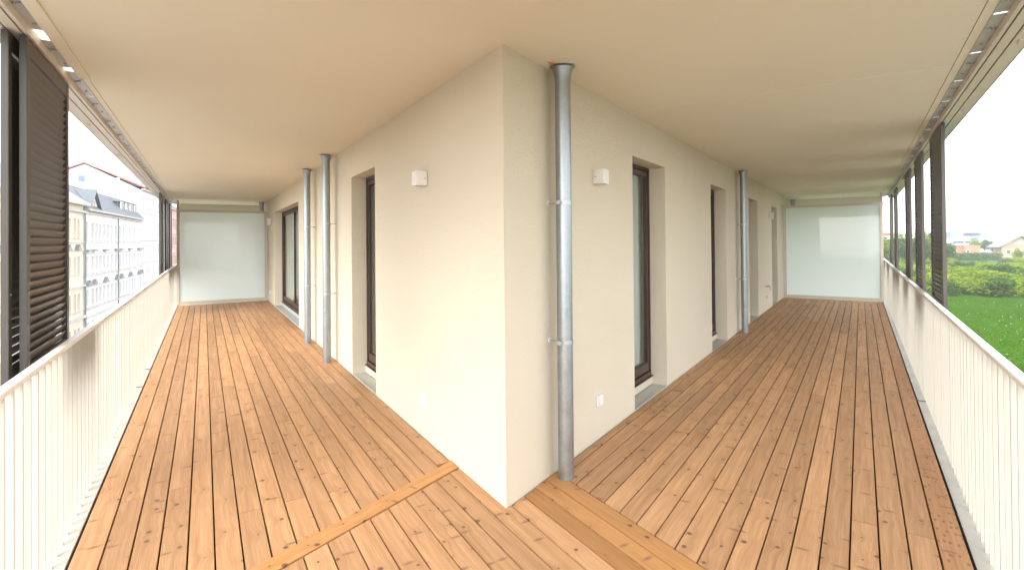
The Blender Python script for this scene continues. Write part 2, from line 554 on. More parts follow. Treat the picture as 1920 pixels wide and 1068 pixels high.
def french_window(fr, a, b, leaves=1):
    g = 0.006
    f = MB()                               # fixed outer frame, set back in the reveal
    z0, z1, v0, v1 = 0.09, ZT - 0.004, -0.245, -0.172
    t = 0.032
    f.box(a + .002, a + t, v0, v1, z0, z1).box(b - t, b - .002, v0, v1, z0, z1)
    f.box(a + t, b - t, v0, v1, z1 - t, z1).box(a + t, b - t, v0, v1 + .012, z0, z0 + 0.055)
    w_ = side_part(f, "window", "window_brown", fr)
    n = leaves
    edges = [a + t + (b - a - 2 * t) * i / n for i in range(n + 1)]
    for i in range(n):
        p, q = edges[i] + g, edges[i + 1] - g
        dv = -0.0 if i == 0 else -0.012
        s_ = MB()
        st = 0.052
        zz0, zz1 = z0 + 0.062, z1 - t - g
        s_.box(p, p + st, v0 + .01 + dv, v1 - .008 + dv, zz0, zz1).box(q - st, q, v0 + .01 + dv, v1 - .008 + dv, zz0, zz1)
        s_.box(p + st, q - st, v0 + .01 + dv, v1 - .008 + dv, zz1 - st, zz1).box(p + st, q - st, v0 + .01 + dv, v1 - .008 + dv, zz0, zz0 + 0.09)
        side_part(s_, "sash", "window_brown", fr, w_)
        gl = MB().box(p + st - .01, q - st + .01, -0.204 + dv, -0.197 + dv, zz0 + 0.08, zz1 - st + .01)
        side_part(gl, "pane", "clear_glass", fr, w_)
    sl = MB().box(a + .003, b - .003, -0.255, -0.15, 0.012, 0.088)
    side_part(sl, "threshold", "stone_sill" if leaves > 1 else "plaster", fr, w_)
    # drip flashing under the frame
    side_part(MB().box(a + .004, b - .004, -0.16, -0.145, 0.088, 0.098), "drip_rail", "window_brown", fr, w_)
    return w_

def grate(fr, a, b, v0=-0.148, v1=-0.012):
    g = side_part(MB().box(a, b, v0 - .004, v0, -0.05, 0.004).box(a, b, v1, v1 + .004, -0.05, 0.004), "drain_grate", "grate_steel", fr)
    k = 7
    me = MB().box(a, b, -0.0035, 0.0035, -0.006, 0.002).mesh("slat", fr.sg, mat="grate_steel")
    for i in range(k):
        inst("slat", me, g, (0, fr.sg * (v0 + (v1 - v0) * (i + 0.7) / (k + 0.4)), 0))
    side_part(MB().box(a, b, v0, v1, -0.056, -0.05), "channel", "dark_void", fr, g)

for a, b in WIN_R:
    french_window(FR, a, b)
for a, b in WIN_L:
    french_window(FL, a, b)
french_window(FL, *DOOR_L, leaves=2)
for fr, a, b in [(FR, *WIN_R[0]), (FR, *WIN_R[1]), (FR, *WIN_R[2]), (FR, *WIN_R[3]), (FL, *WIN_L[0])]:
    grate(fr, a + .005, b - .005)
# stone slab in front of the wide door
side_part(MB().box(DOOR_L[0] + .01, DOOR_L[1] - .01, -0.15, -0.004, -0.05, 0.006), "door_slab", "stone_sill", FL)
# curtains hanging well behind the panes
def curtain(fr, a, b):
    mb = MB()
    n = max(8, int((b - a) / 0.03))
    vs_, fs = [], []
    for i in range(n + 1):
        u = a + (b - a) * i / n
        v = -0.268 + 0.004 * math.sin(i * 1.9) + 0.003 * math.sin(i * 0.7)
        vs_ += [(u, v, 0.06), (u, v, 2.30)]
    for i in range(n):
        fs.append((2 * i, 2 * i + 1, 2 * i + 3, 2 * i + 2))
    mb.add(vs_, fs)
    side_part(mb, "curtain", "curtain", fr, smooth=True)
for _fr, _a, _b in [(FR, *q) for q in WIN_R] + [(FL, *WIN_L[0]), (FL, 9.66, 11.56)]:
    curtain(_fr, _a + .01, _b - .01)
# rooms behind the walls: floor, ceiling, a cross wall
i0 = [l2(0.9, -0.345), l2(UEND, -0.345), (UEND, -0.345), (0.9, -0.345)]
cin = tip(-0.345, -0.345)
poly = [cin, l2(UEND, -0.345), (UEND, -0.345)]
def ccw(p):
    a = sum(p[i][0] * p[(i + 1) % len(p)][1] - p[(i + 1) % len(p)][0] * p[i][1] for i in range(len(p)))
    return p if a > 0 else p[::-1]
side_part(MB().prism(ccw(poly), -0.04, 0.05), "room_floor", "room_paint", FL)
side_part(MB().prism(ccw(poly), 2.50, 2.60), "room_ceiling", "room_paint", FL)
c1, c2 = l2(12.6, -0.36), (12.6, -0.36)
side_part(MB().box(4.4, 4.5, -2.3, -0.36, 0.05, 2.5), "room_partition", "room_paint", FL)
side_part(MB().box(6.6, 6.7, -3.4, -0.36, 0.05, 2.5), "room_partition", "room_paint", FL)
pq = [c1, (c1[0] + .1, c1[1]), (c2[0] + .1, c2[1]), c2]
side_part(MB().prism(ccw(pq), 0.05, 2.5), "room_partition", "room_paint", FL)
# storeys below, slab under the deck, storeys above
tt = tip(EL + .22, ER + .22)
out = ccw([tt, l2(GEND, ER + .22), l2(GEND, 0), (0, 0), (GEND, 0), (GEND, EL + .22)])
side_part(MB().prism(out, -0.30, -0.062), "balcony_slab", "plaster", FL)
tw = tip(0.0, 0.0)
side_part(MB().prism(ccw([(0.05, -.02), l2(UEND, 0), (UEND, 0)]), GZ, -0.30), "lower_storeys", "plaster", FL)

# ceiling: structure with its edge strips
ceil = thing("ceiling", FL, (0, 0, CEIL), kind="structure", label="smooth cream ceiling over both galleries", )
CEL, CER = 2.193, 2.262
def ceil_part(mb, name, mat, fr):
    o = bpy.data.objects.new(name, mb.mesh(name, fr.sg, (0, 0, CEIL), mat=mat))
    COL.objects.link(o); o.parent = ceil
    o.rotation_euler = (0, 0, fr.ang - FL.ang)
    return o
ct = tip(CEL, CER)
SEAM = 2.02                                # a board joint crosses the right gallery
pl = ccw([ct, l2(SEAM, CER), l2(SEAM, -0.1), (0.5, -0.15), (GEND, -0.3), (GEND, CEL)])
ceil_part(MB().prism(pl, CEIL, CEIL + .03), "ceiling_panel", "ceiling_paint", FL)
ceil_part(MB().box(SEAM + .004, GEND, -0.3, CER, CEIL, CEIL + .03), "ceiling_panel", "ceiling_paint", FR)
ceil_part(MB().box(SEAM - .004, SEAM + .008, 0.0, CER, CEIL - .0016, CEIL - .0002), "joint_tape", "white_plastic", FR)
for fr, e in ((FL, CEL), (FR, CER)):
    u0 = tip(CEL + .004, CER + .004)[0] if fr is FL else None
    t0 = -3.5
    ceil_part(MB().box(t0, GEND, e + .004, e + .058, CEIL - .002, CEIL + .028), "edge_strip", "ceiling_paint", fr)
ceil_part(MB().box(-3.2, 1.9, CEL - .012, CEL + .05, CEIL - .014, CEIL - .0025), "cover_strip", "ceiling_paint", FL)
for fr, e in ((FL, CEL), (FR, CER)):
    ceil_part(MB().box(15.02, 15.24, 0.002, e - .01, CEIL - .29, CEIL - .0005), "added_beam", "ceiling_paint", fr)  # beam added to fill the slit above each screen and hide open sky
ot = tip(CEL + .06, CER + .06)
ceil_part(MB().prism(ccw([ot, l2(GEND, CER + .06), l2(GEND, -.2), l2(UEND, -.2), (UEND, -.2), (GEND, -.2), (GEND, CEL + .06)]), CEIL + .031, CEIL + .30), "upper_slab", "plaster", FL)

# ------------------------------------------------------------------ deck
deck = thing("deck", FL, (0, 0, 0), kind="structure", label="knotty larch board deck over both galleries")
PT = 0.027
GAP = 0.0075
def board(poly, mat, fr, tilt=0.0):
    """one board; poly of (u, v) in the frame, origin at its first corner so the grain runs along X"""
    u0 = sum(p[0] for p in poly) / len(poly)
    v0 = sum(p[1] for p in poly) / len(poly)
    dz = random.uniform(-0.0012, 0.0008)
    mb = MB().prism(ccw(poly), -PT + dz, dz)
    me = mb.mesh("plank", fr.sg, (u0, v0, 0), mat=mat, fix=True, bevel=0.0018)
    o = bpy.data.objects.new("plank", me)
    COL.objects.link(o)
    o.parent = deck
    rel = FL.m.inverted() @ fr.w(u0, v0, 0)
    o.location = rel
    o.rotation_euler = (0, 0, fr.ang - FL.ang)
    return o
def other_u(vline, v):                      # u at which a row at v meets the other side's line v = vline
    return (vline - BB * v) / AB
def rows(fr, bounds, near, uend, joints, mat_of):
    for i, (v1, v0) in enumerate(zip(bounds, bounds[1:])):
        a, b = v0 + GAP / 2, v1 - GAP / 2
        js = joints[i % len(joints)]
        cuts = [None] + list(js) + [uend]
        for j in range(len(cuts) - 1):
            q = cuts[j + 1] - (0.0012 if j + 2 < len(cuts) else 0)
            if cuts[j] is None:
                pa, pb = max(near(a), -9), max(near(b), -9)
                poly = [(pa, a), (q, a), (q, b), (pb, b)]
                if q - max(pa, pb) < 0.02:
                    continue
            else:
                p = cuts[j] + 0.0012
                poly = [(p, a), (q, a), (q, b), (p, b)]
            board(poly, mat_of(i), fr)
bl = [EL, 1.954, 1.831, 1.709, 1.586, 1.4675, 1.346, 1.223, 1.10, .975, .85, .726, .605, .485, .363, .241, .118, 0.011]
JL = []
base_j = [0.77, 1.27, None, 1.30, None, None, 0.75, None, 0.76, None, 0.74, None, None, 1.27, None, 2.68, 0.775]
for i in range(17):
    js = []
    x = base_j[i] if base_j[i] else random.choice([2.3, 2.8, 3.35, 3.9])
    while x < 12.4:
        js.append(x)
        x += random.choice([3.1, 3.65, 4.15, 4.15])
    JL.append(js)
rows(FL, bl, lambda v: other_u(-0.705, v), 13.06, JL, lambda i: "larch")
br_ = [ER - 0.1225 * i for i in range(18)] + [0.011]
JR = []
base_r = [None, 0.93, 0.93 + .55, 0.93, None, 0.92, None, 0.93, None, 0.93, None, None, 1.5, None, None, 1.6, None, None]
for i in range(18):
    js = []
    x = base_r[i] if base_r[i] else random.choice([2.4, 2.9, 3.5, 4.0])
    while x < 12.4:
        js.append(x)
        x += random.choice([3.1, 3.65, 4.15, 4.15])
    JR.append(js)
rows(FR, br_, lambda v: other_u(-0.528 - GAP, v), 13.12, JR, lambda i: "larch_stained" if i == 0 else "larch")
# boards of the corner between the two cross boards
bt = [EL, 1.962, 1.838, 1.714, 1.589, 1.464, 1.34, 1.215, 1.09, .963, .838, .711, .586, .462, .338, .213, .091, -.043, -.165, -.287, -.405]
def tip_rows():
    for i, (v1, v0) in enumerate(zip(bt, bt[1:])):
        a, b = v0 + GAP / 2, v1 - GAP / 2
        def far(v):
            return other_u(-0.587 + GAP, v) if v > 0 else min(other_u(-0.587, v), other_u(0.006, v))
        fa, fb = far(a), far(b)
        na, nb = other_u(ER, a), other_u(ER, b)
        if a < 0 < b:
            board([(na, a), (other_u(.006, a), a), (0.006, -0.002), (other_u(-0.587 + GAP, 0.004), 0.004), (fb, b), (nb, b)], "larch", FL)
        else:
            board([(na, a), (fa, a), (fb, b), (nb, b)], "larch_fresh" if i >= 18 else "larch", FL)
tip_rows()
# the two cross boards
a, b = -0.528 + GAP / 2, -0.405 - GAP / 2
board([(other_u(ER, a), a), (other_u(0.006, a), a), (other_u(0.006, b), b), (other_u(ER, b), b)], "larch_fresh", FL)
a, b = -0.705 + .001, -0.587 - .001
xb = board([(other_u(EL, a), a), (other_u(0.004, a), a), (other_u(0.004, b), b), (other_u(EL, b), b)], "larch_fresh", FR)
xb.location.z += 0.004
# dark underlay seen in the joints, and the edge flashing
dk = tip(EL + .004, ER + .004)
o = MB().prism(ccw([dk, l2(13.1, ER + .004), l2(13.1, -.02), (0, 0), (13.1, -.02), (13.1, EL + .004)]), -0.058, -PT - .004).mesh("underlay", 1, mat="dark_void")
inst("underlay", o, deck)
for fr, e in ((FL, EL), (FR, ER)):
    t0 = -3.4
    me = MB().box(t0, 15.3, e + .011, e + .015, -0.055, -0.006).mesh("edge_profile", fr.sg, mat="grey_metal")
    inst("edge_profile", me, deck, rot=(0, 0, fr.ang - FL.ang))
    x = t0
    for k in range(8):
        q = min(15.3, x + 2.5)
        me = MB().box(x + .0015, q - .0015, e + .016, e + .235, -0.060, -0.052).mesh("flashing_sheet", fr.sg, mat="flashing")
        inst("flashing_sheet", me, deck, rot=(0, 0, fr.ang - FL.ang))
        x = q
    me = MB().box(t0, 15.3, e + .2355, e + .24, -0.30, -0.03).mesh("drip_edge", fr.sg, mat="flashing")
    inst("drip_edge", me, deck, rot=(0, 0, fr.ang - FL.ang))

# ------------------------------------------------------------------ railings
def railing(fr, e, label, tipu):
    t = thing("balcony_railing", fr, (0, e + .098, 0), label, "railing", "railings along the galleries")
    og = (0, e + .098, 0)
    MB().box(tipu, 15.25, e + .076, e + .119, .976, 1.0).part("handrail", "handrail_paint", t, fr, og, bevel=.003)
    me = MB().box(-.005, .005, -.016, .016, -0.052, .975).mesh("baluster", 1, mat="rail_paint")
    u = tipu + 0.08
    k = 0
    while u < 15.2:
        inst("baluster", me, t, (u, 0, 0), (0, 0, random.uniform(-.07, .07)))
        u += 0.12
        k += 1
    return t
def rods(t, fr, e, us):
    for u in us:
        MB().tube((u, e + .004, -.036), (u + random.uniform(-.04, .04), e + .085, -.036), .004, 8).part("anchor_rod", "track_dark", t, fr, (0, e + .098, 0))
rt = tip(EL + .098, ER + .098)
rl = railing(FL, EL, "white bar railing beside the left gallery, facing the town houses", rt[0] + .05)
rods(rl, FL, EL, (4.5, 5.45))
_p = FR.m.inverted() @ FL.w(rt[0], rt[1], 0)
rl = railing(FR, ER, "white bar railing beside the right gallery, above the meadow", _p.x + .05)

rods(rl, FR, ER, (3.95,))

# ------------------------------------------------------------------ shutter tracks under the slab edge
def track(fr, e, label):
    og = (0, e + .25, 2.65)
    t = thing("shutter_track", fr, og, label, "shutter track", "shutter tracks under the slab edge")
    u0, u1 = -3.0, 15.25
    for k, (a, b) in enumerate([(.214, .230), (.240, .288), (.298, .372)]):
        MB().box(u0, u1, e + a, e + b, 2.650, 2.668).part("track_board", "track_paint", t, fr, og)
    for a, b in [(.226, .244), (.284, .302)]:
        MB().box(u0, u1, e + a, e + b, 2.6685, 2.69).part("track_groove", "track_dark", t, fr, og)
    MB().box(u0, u1, e + .3725, e + .378, 2.645, 2.75).part("fascia", "track_paint", t, fr, og)
    MB().box(u0, u1, e + .208, e + .2135, 2.645, 2.70).part("inner_lip", "track_paint", t, fr, og)
    hl = lambda q: MB().box(-q, q, e + .150 - og[1], e + .2075 - og[1], .041, .045).mesh("hanger_plate", fr.sg, mat="zinc_plate")
    m_near, m_far = hl(.262 if fr is FL else .334), hl(.338)
    bo = MB().lathe([(0.0, -.010), (.008, -.010), (.008, 0), (0.012, 0), (.012, .003)], 10).mesh("bolt", 1, smooth=True, mat="grey_metal")
    u = -2.72
    while u < 15:
        pl_ = inst("hanger_plate", m_near if u < 1.9 else m_far, t, (u, 0, 0))
        for du, dv in ((-.12, .172), (-.10, .193), (.16, .178)):
            inst("bolt", bo, pl_, (du, fr.sg * (e + dv - og[1]), .041))
        u += 0.69
    # small stop blocks on the outer board
    bl_ = MB().box(-.03, .03, -.012, .012, -.012, 0).mesh("stop_block", 1, mat="track_paint")
    for u in (1.5, 3.4, 5.3, 7.2):
        inst("stop_block", bl_, t, (u, fr.sg * (e + .335 - og[1]), 0))
    return t
track(FL, EL, "cream shutter track above the left railing")
track(FR, ER, "cream shutter track above the right railing")

# ------------------------------------------------------------------ sliding louvred shutters
SW, SZ0, SZ1 = 0.985, 0.82, 2.642
def shutter_meshes(sg):
    d = {}
    t = .015
    d["stile"] = MB().box(0, .058, -t, t, SZ0, SZ1).mesh("stile", sg, mat="shutter_paint", bevel=.002)
    d["rail_top"] = MB().box(.0585, SW - .0585, -t + .001, t - .001, SZ1 - .095, SZ1).mesh("rail", sg, mat="shutter_paint", bevel=.002)
    d["rail_bot"] = MB().box(.0585, SW - .0585, -t + .001, t - .001, SZ0, SZ0 + .105).mesh("rail", sg, mat="shutter_paint", bevel=.002)
    # curved blade, leaning so that the inner edge is lower
    prof = []
    for i in range(7):
        q = -1 + i / 3
        prof.append((q * .0105 + .003 * (1 - q * q), -q * .0262))
    vs_, fs = [], []
    for u in (.066, SW - .066):
        for y, z in prof:
            vs_.append((u, y, z + .0014))
        for y, z in reversed(prof):
            vs_.append((u, y, z - .0014))
    n = len(prof) * 2
    fs = [tuple(range(n)), tuple(range(2 * n - 1, n - 1, -1))] + [(i, n + i, n + (i + 1) % n, (i + 1) % n) for i in range(n)]
    d["louver"] = MB().add(vs_, fs).mesh("louver", sg, mat="shutter_paint", fix=True, smooth=True)
    d["prof"] = (vs_, fs)
    return d
SH = {1: shutter_meshes(1), -1: shutter_meshes(-1)}
NL = int((SZ1 - .095 - SZ0 - .105) / .047)
def joined_louvers(sg):
    mb = MB()
    vs_, fs = SH[sg]["prof"]
    for k in range(NL):
        z = SZ0 + .105 + .03 + k * .047
        mb.add([(p[0], p[1], p[2] + z) for p in vs_], fs)
    return mb.mesh("louver_panel", sg, mat="shutter_paint", fix=True)
def shutter(fr, e, u, lane, label, near):
    v = e + (.235 if lane == 1 else .293)
    t = thing("sliding_shutter", fr, (u, v, 0), label, "shutter", "brown louvred sliding shutters")
    d = SH[fr.sg]
    inst("stile", d["stile"], t)
    inst("stile", d["stile"], t, (SW - .058, 0, 0))
    inst("rail", d["rail_top"], t)
    inst("rail", d["rail_bot"], t)
    if near:
        for k in range(NL):
            inst("louver", d["louver"], t, (0, 0, SZ0 + .105 + .03 + k * .047))
    else:
        if "joined" not in d:
            d["joined"] = joined_louvers(fr.sg)
        j = inst("louver_panel", d["joined"], t)
        j["kind"] = "stuff"
    sc_ = MB().tube((.029, fr.sg * -.0152, 1.30), (.029, fr.sg * -.018, 1.30), .006, 8).mesh("screw", 1, mat="grey_metal")
    inst("screw", sc_, t)
    return t
shutter(FL, EL, .955, 1, "large brown louvred shutter nearest the camera, on the left", True)
shutter(FL, EL, .900, 2, "brown louvred shutter tucked behind the nearest left shutter", True)
shutter(FL, EL, 10.70, 1, "first brown shutter of the far left cluster, before the privacy screen", False)
shutter(FL, EL, 11.60, 2, "second brown shutter of the far left cluster, overlapping the first", False)
shutter(FL, EL, 12.52, 1, "third brown shutter of the far left cluster, level with the privacy screen", False)
shutter(FL, EL, 13.40, 2, "brown shutter just past the left privacy screen", False)
shutter(FL, EL, 14.20, 1, "last brown shutter seen beyond the left privacy screen", False)
shutter(FR, ER, 3.89, 1, "tall brown louvred shutter nearest on the right, against the meadow", True)
shutter(FR, ER, 5.89, 1, "second brown louvred shutter along the right railing", True)
shutter(FR, ER, 7.84, 1, "third brown shutter along the right railing, first of a touching pair", True)
shutter(FR, ER, 8.86, 2, "fourth brown shutter along the right railing, second of a touching pair", True)
shutter(FR, ER, 11.50, 1, "fifth brown shutter along the right railing, before the screen", False)
shutter(FR, ER, 13.65, 1, "narrow-looking brown shutter just past the right privacy screen", False)
shutter(FR, ER, 14.80, 2, "last brown shutter seen beyond the right privacy screen", False)

# ------------------------------------------------------------------ privacy screens
def screen(fr, v0, v1, label):
    u = 13.10
    og = (u, (v0 + v1) / 2, 0)
    t = thing("privacy_screen", fr, og, label, "privacy screen", "frosted screens closing the galleries")
    z0, z1 = 0.012, 2.43
    f = .062
    MB().box(u - .02, u + .03, v0, v0 + f, z0, z1).part("frame_post", "screen_frame", t, fr, og, bevel=.003)
    MB().box(u - .02, u + .03, v1 - f, v1, z0, z1).part("frame_post", "screen_frame", t, fr, og, bevel=.003)
    MB().box(u - .02, u + .03, v0 + f, v1 - f, z1 - f, z1).part("frame_rail", "screen_frame", t, fr, og, bevel=.003)
    MB().box(u - .02, u + .03, v0 + f, v1 - f, z0, z0 + .075).part("frame_rail", "screen_frame", t, fr, og, bevel=.003)
    MB().box(u - .001, u + .009, v0 + f - .008, v1 - f + .008, z0 + .07, z1 - f + .008).part("pane", "frosted_glass", t, fr, og)
    for a, b, c, d in ((v0 + f, v0 + f + .006, z0 + .075, z1 - f), (v1 - f - .006, v1 - f, z0 + .075, z1 - f)):
        MB().box(u - .010, u - .0015, a, b, c, d).part("gasket", "grey_metal", t, fr, og)
    MB().box(u + .03, u + .11, v1 - .05, v1, -.05, 2.66).part("support_post", "rail_paint", t, fr, og)
    return t
screen(FL, .02, 2.112, "frosted glass privacy screen at the end of the left gallery")
screen(FR, .02, 2.192, "frosted glass privacy screen at the end of the right gallery")

# ------------------------------------------------------------------ drainpipes
def pipe(fr, u, v, label, r=.0515, z0=-.02, flare=True, clamps=(1.80, .89)):
    og = (u, v, 0)
    t = thing("drainpipe", fr, og, label, "drainpipe", "galvanised drainpipes along the walls")
    zt = CEIL - .012
    prof = [(r, z0), (r, zt - .11)] + ([(r + .001, zt - .08), (r + .005, zt - .045), (r + .012, zt - .018), (r + .018, zt - .004), (r + .020, zt)] if flare else [(r, zt)])
    MB().lathe(prof, 32, (u, v)).part("pipe", "galvanised_steel", t, fr, og, smooth=True)
    MB().lathe([(r + .0195, zt + .0005), (r - .002, zt + .0005), (r - .004, zt - .05)], 32, (u, v)).part("pipe_mouth", "dark_void", t, fr, og, smooth=True)
    for z in clamps:
        c = MB().lathe([(r + .0005, z - .011), (r + .004, z - .011), (r + .004, z + .011), (r + .0005, z + .011)], 32, (u, v)).part("clamp", "grey_metal", t, fr, og, smooth=True)
        MB().tube((u - .02, v - r, z), (u - .02, .004, z), .005, 10).part("standoff", "grey_metal", c, fr, og, smooth=True)
        MB().tube((u - .02, .0005, z), (u - .02, .006, z), .018, 16).part("rosette", "white_plastic", c, fr, og, smooth=True)
        MB().box(u - .028 - r, u - r - .003, v - .012, v + .012, z - .011, z + .011).part("clamp_lug", "grey_metal", c, fr, og)
        MB().tube((u - .018 - r, v - .02, z), (u - .018 - r, v + .024, z), .0045, 8).part("clamp_screw", "grey_metal", c, fr, og)
    return t
p1 = pipe(FR, .545, .106, "thick galvanised drainpipe beside the wall corner, nearest the camera")
pipe(FL, 4.472, .134, "nearer of two galvanised drainpipes on the left wall", r=.050)
pipe(FL, 5.995, .127, "farther of two galvanised drainpipes on the left wall, next to the wide door", r=.050)
pipe(FR, 6.924, .109, "galvanised drainpipe halfway along the right wall")
pipe(FL, 13.40, .13, "short drainpipe stub showing above the left privacy screen", flare=True, clamps=(1.8,))
pipe(FR, 14.6, .12, "short drainpipe stub showing above the right privacy screen", flare=True, clamps=(1.8,))
# cut-out ring and tape at the top of the near pipe
og = (.545, .106, CEIL)
rg = thing("ceiling_ring", FR, og, "open dark ring cut in the ceiling round the corner drainpipe", "ceiling ring")
MB().lathe([(.0725, CEIL - .003), (.086, CEIL - .003), (.088, CEIL + .001)], 32, (.545, .106)).part("ring", "grey_metal", rg, FR, og, smooth=True)
MB().lathe([(.0715, CEIL - .0015), (.079, CEIL - .0015)], 32, (.545, .106)).part("gap", "dark_void", rg, FR, og)
og = (.44, .075, CEIL - .004)
tp = thing("tape_scrap", FR, og, "orange tape scrap on the ceiling beside the corner drainpipe", "tape")
MB().add([(.405, .075, CEIL - .004), (.452, .064, CEIL - .004), (.470, .090, CEIL - .012), (.425, .098, CEIL - .014), (.405, .075, CEIL - .001), (.452, .064, CEIL - .001), (.470, .090, CEIL - .009), (.425, .098, CEIL - .011)],
         [(0, 1, 2, 3), (7, 6, 5, 4), (0, 4, 5, 1), (1, 5, 6, 2), (2, 6, 7, 3), (3, 7, 4, 0)]).part("tape", "orange_tape", tp, FR, og, fix=True)

# ------------------------------------------------------------------ lamps, sockets, tap
def lamp(fr, u, label, z0=1.992, z1=2.104, w_=.105, d=.092):
    og = (u + w_ / 2, 0, (z0 + z1) / 2)
    t = thing("wall_lamp", fr, og, label, "wall lamp", "white cube wall lamps")
    mb = MB()
    a, b = u, u + w_
    x = .010
    mb.add([(a, .004, z0), (b, .004, z0), (b, d, z0), (a, d, z0), (a, .004, z1), (b, .004, z1), (b, d, z1), (a, d, z1),
            (a + x, .016, z0), (b - x, .016, z0), (b - x, d - x, z0), (a + x, d - x, z0), (a + x, .016, z0 + .03), (b - x, .016, z0 + .03), (b - x, d - x, z0 + .03), (a + x, d - x, z0 + .03)],
           [(4, 5, 6, 7), (0, 1, 5, 4), (1, 2, 6, 5), (2, 3, 7, 6), (3, 0, 4, 7), (0, 8, 9, 1), (1, 9, 10, 2), (2, 10, 11, 3), (3, 11, 8, 0), (8, 12, 13, 9), (9, 13, 14, 10), (10, 14, 15, 11), (11, 15, 12, 8)])
    MB.part(mb, "housing", "white_plastic", t, fr, og, fix=True, bevel=.0015)
    MB().box(a + x + .001, b - x - .001, .017, d - x - .001, z0 + .024, z0 + .029).part("lens", "grey_metal", t, fr, og)
    MB().box(a + .012, b - .012, .0005, .004, z0 + .01, z1 - .01).part("back_plate", "grey_metal", t, fr, og)
    MB().tube((a - .0015, .022, (z0 + z1) / 2 - .002), (a + .001, .022, (z0 + z1) / 2 - .002), .004, 10).part("screw", "track_dark", t, fr, og)
    return t
lamp(FL, 1.205, "white cube lamp on the left wall near the corner")
lamp(FR, 1.230, "white cube lamp on the right wall near the corner")
lamp(FL, 12.32, "small white lamp high on the left wall by the screen", z0=2.03, z1=2.20, w_=.13)
lamp(FR, 10.62, "small white lamp far along the right wall between the last two windows", z0=2.0, z1=2.15, w_=.10)
def socket(fr, u, z, label, s_=.042):
    og = (u, 0, z)
    t = thing("wall_socket", fr, og, label, "socket", "outdoor wall sockets")
    MB().box(u - s_, u + s_, .0005, .022, z - s_, z + s_).part("frame_plate", "white_plastic", t, fr, og, bevel=.004)
    MB().box(u - s_ + .009, u + s_ - .009, .0225, .030, z - s_ + .009, z + s_ - .009).part("flap", "white_plastic", t, fr, og, bevel=.003)
    return t
socket(FL, 1.293, .296, "white wall socket low on the left wall below the cube lamp")
socket(FR, 1.297, .298, "white wall socket low on the right wall by the corner drainpipe")
socket(FL, 12.40, .30, "tiny wall socket low on the left wall by the screen")
socket(FR, 10.16, .29, "tiny wall socket low on the right wall below the tap")
og = (10.0, 0, .53)
tp = thing("garden_tap", FR, og, "small metal tap low on the far right wall", "tap")
MB().tube((10.0, .001, .53), (10.0, .10, .53), .012, 10).part("pipe_body", "grey_metal", tp, FR, og, smooth=True)
MB().tube((10.0, .09, .53), (10.0, .11, .45), .010, 10).part("spout", "grey_metal", tp, FR, og, smooth=True)
MB().box(9.90, 10.10, .055, .075, .545, .557).part("handle", "grey_metal", tp, FR, og, bevel=.003)
MB().tube((10.0, .065, .53), (10.0, .065, .55), .007, 8).part("spindle", "grey_metal", tp, FR, og)

# ------------------------------------------------------------------ ground, street
o = MB().box(-1250, 1250, -300, 1600, GZ - .5, GZ).top("ground", "town_ground", FW, (0, 0, GZ))
tag(o, kind="structure")
o = MB().prism([(14, 10), (60, -10), (420, 30), (520, 330), (300, 360), (150, 330), (26, 60)], GZ - .02, GZ + .004).top("meadow", "meadow_ground", FW, (0, 0, GZ))
tag(o, kind="structure")
o = MB().box(-40, 220, 2.9, 8.0, GZ - .05, GZ + .14).top("pavement", "stone_sill", FF, (0, 5, GZ)); tag(o, kind="structure")
o = MB().box(-40, 220, 8.0, 14.5, GZ - .05, GZ + .02).top("road", "asphalt", FF, (0, 11, GZ)); tag(o, kind="structure")
o = MB().box(-40, 220, 14.5, 17.1, GZ - .05, GZ + .14).top("pavement", "stone_sill", FF, (0, 15, GZ)); tag(o, kind="structure")

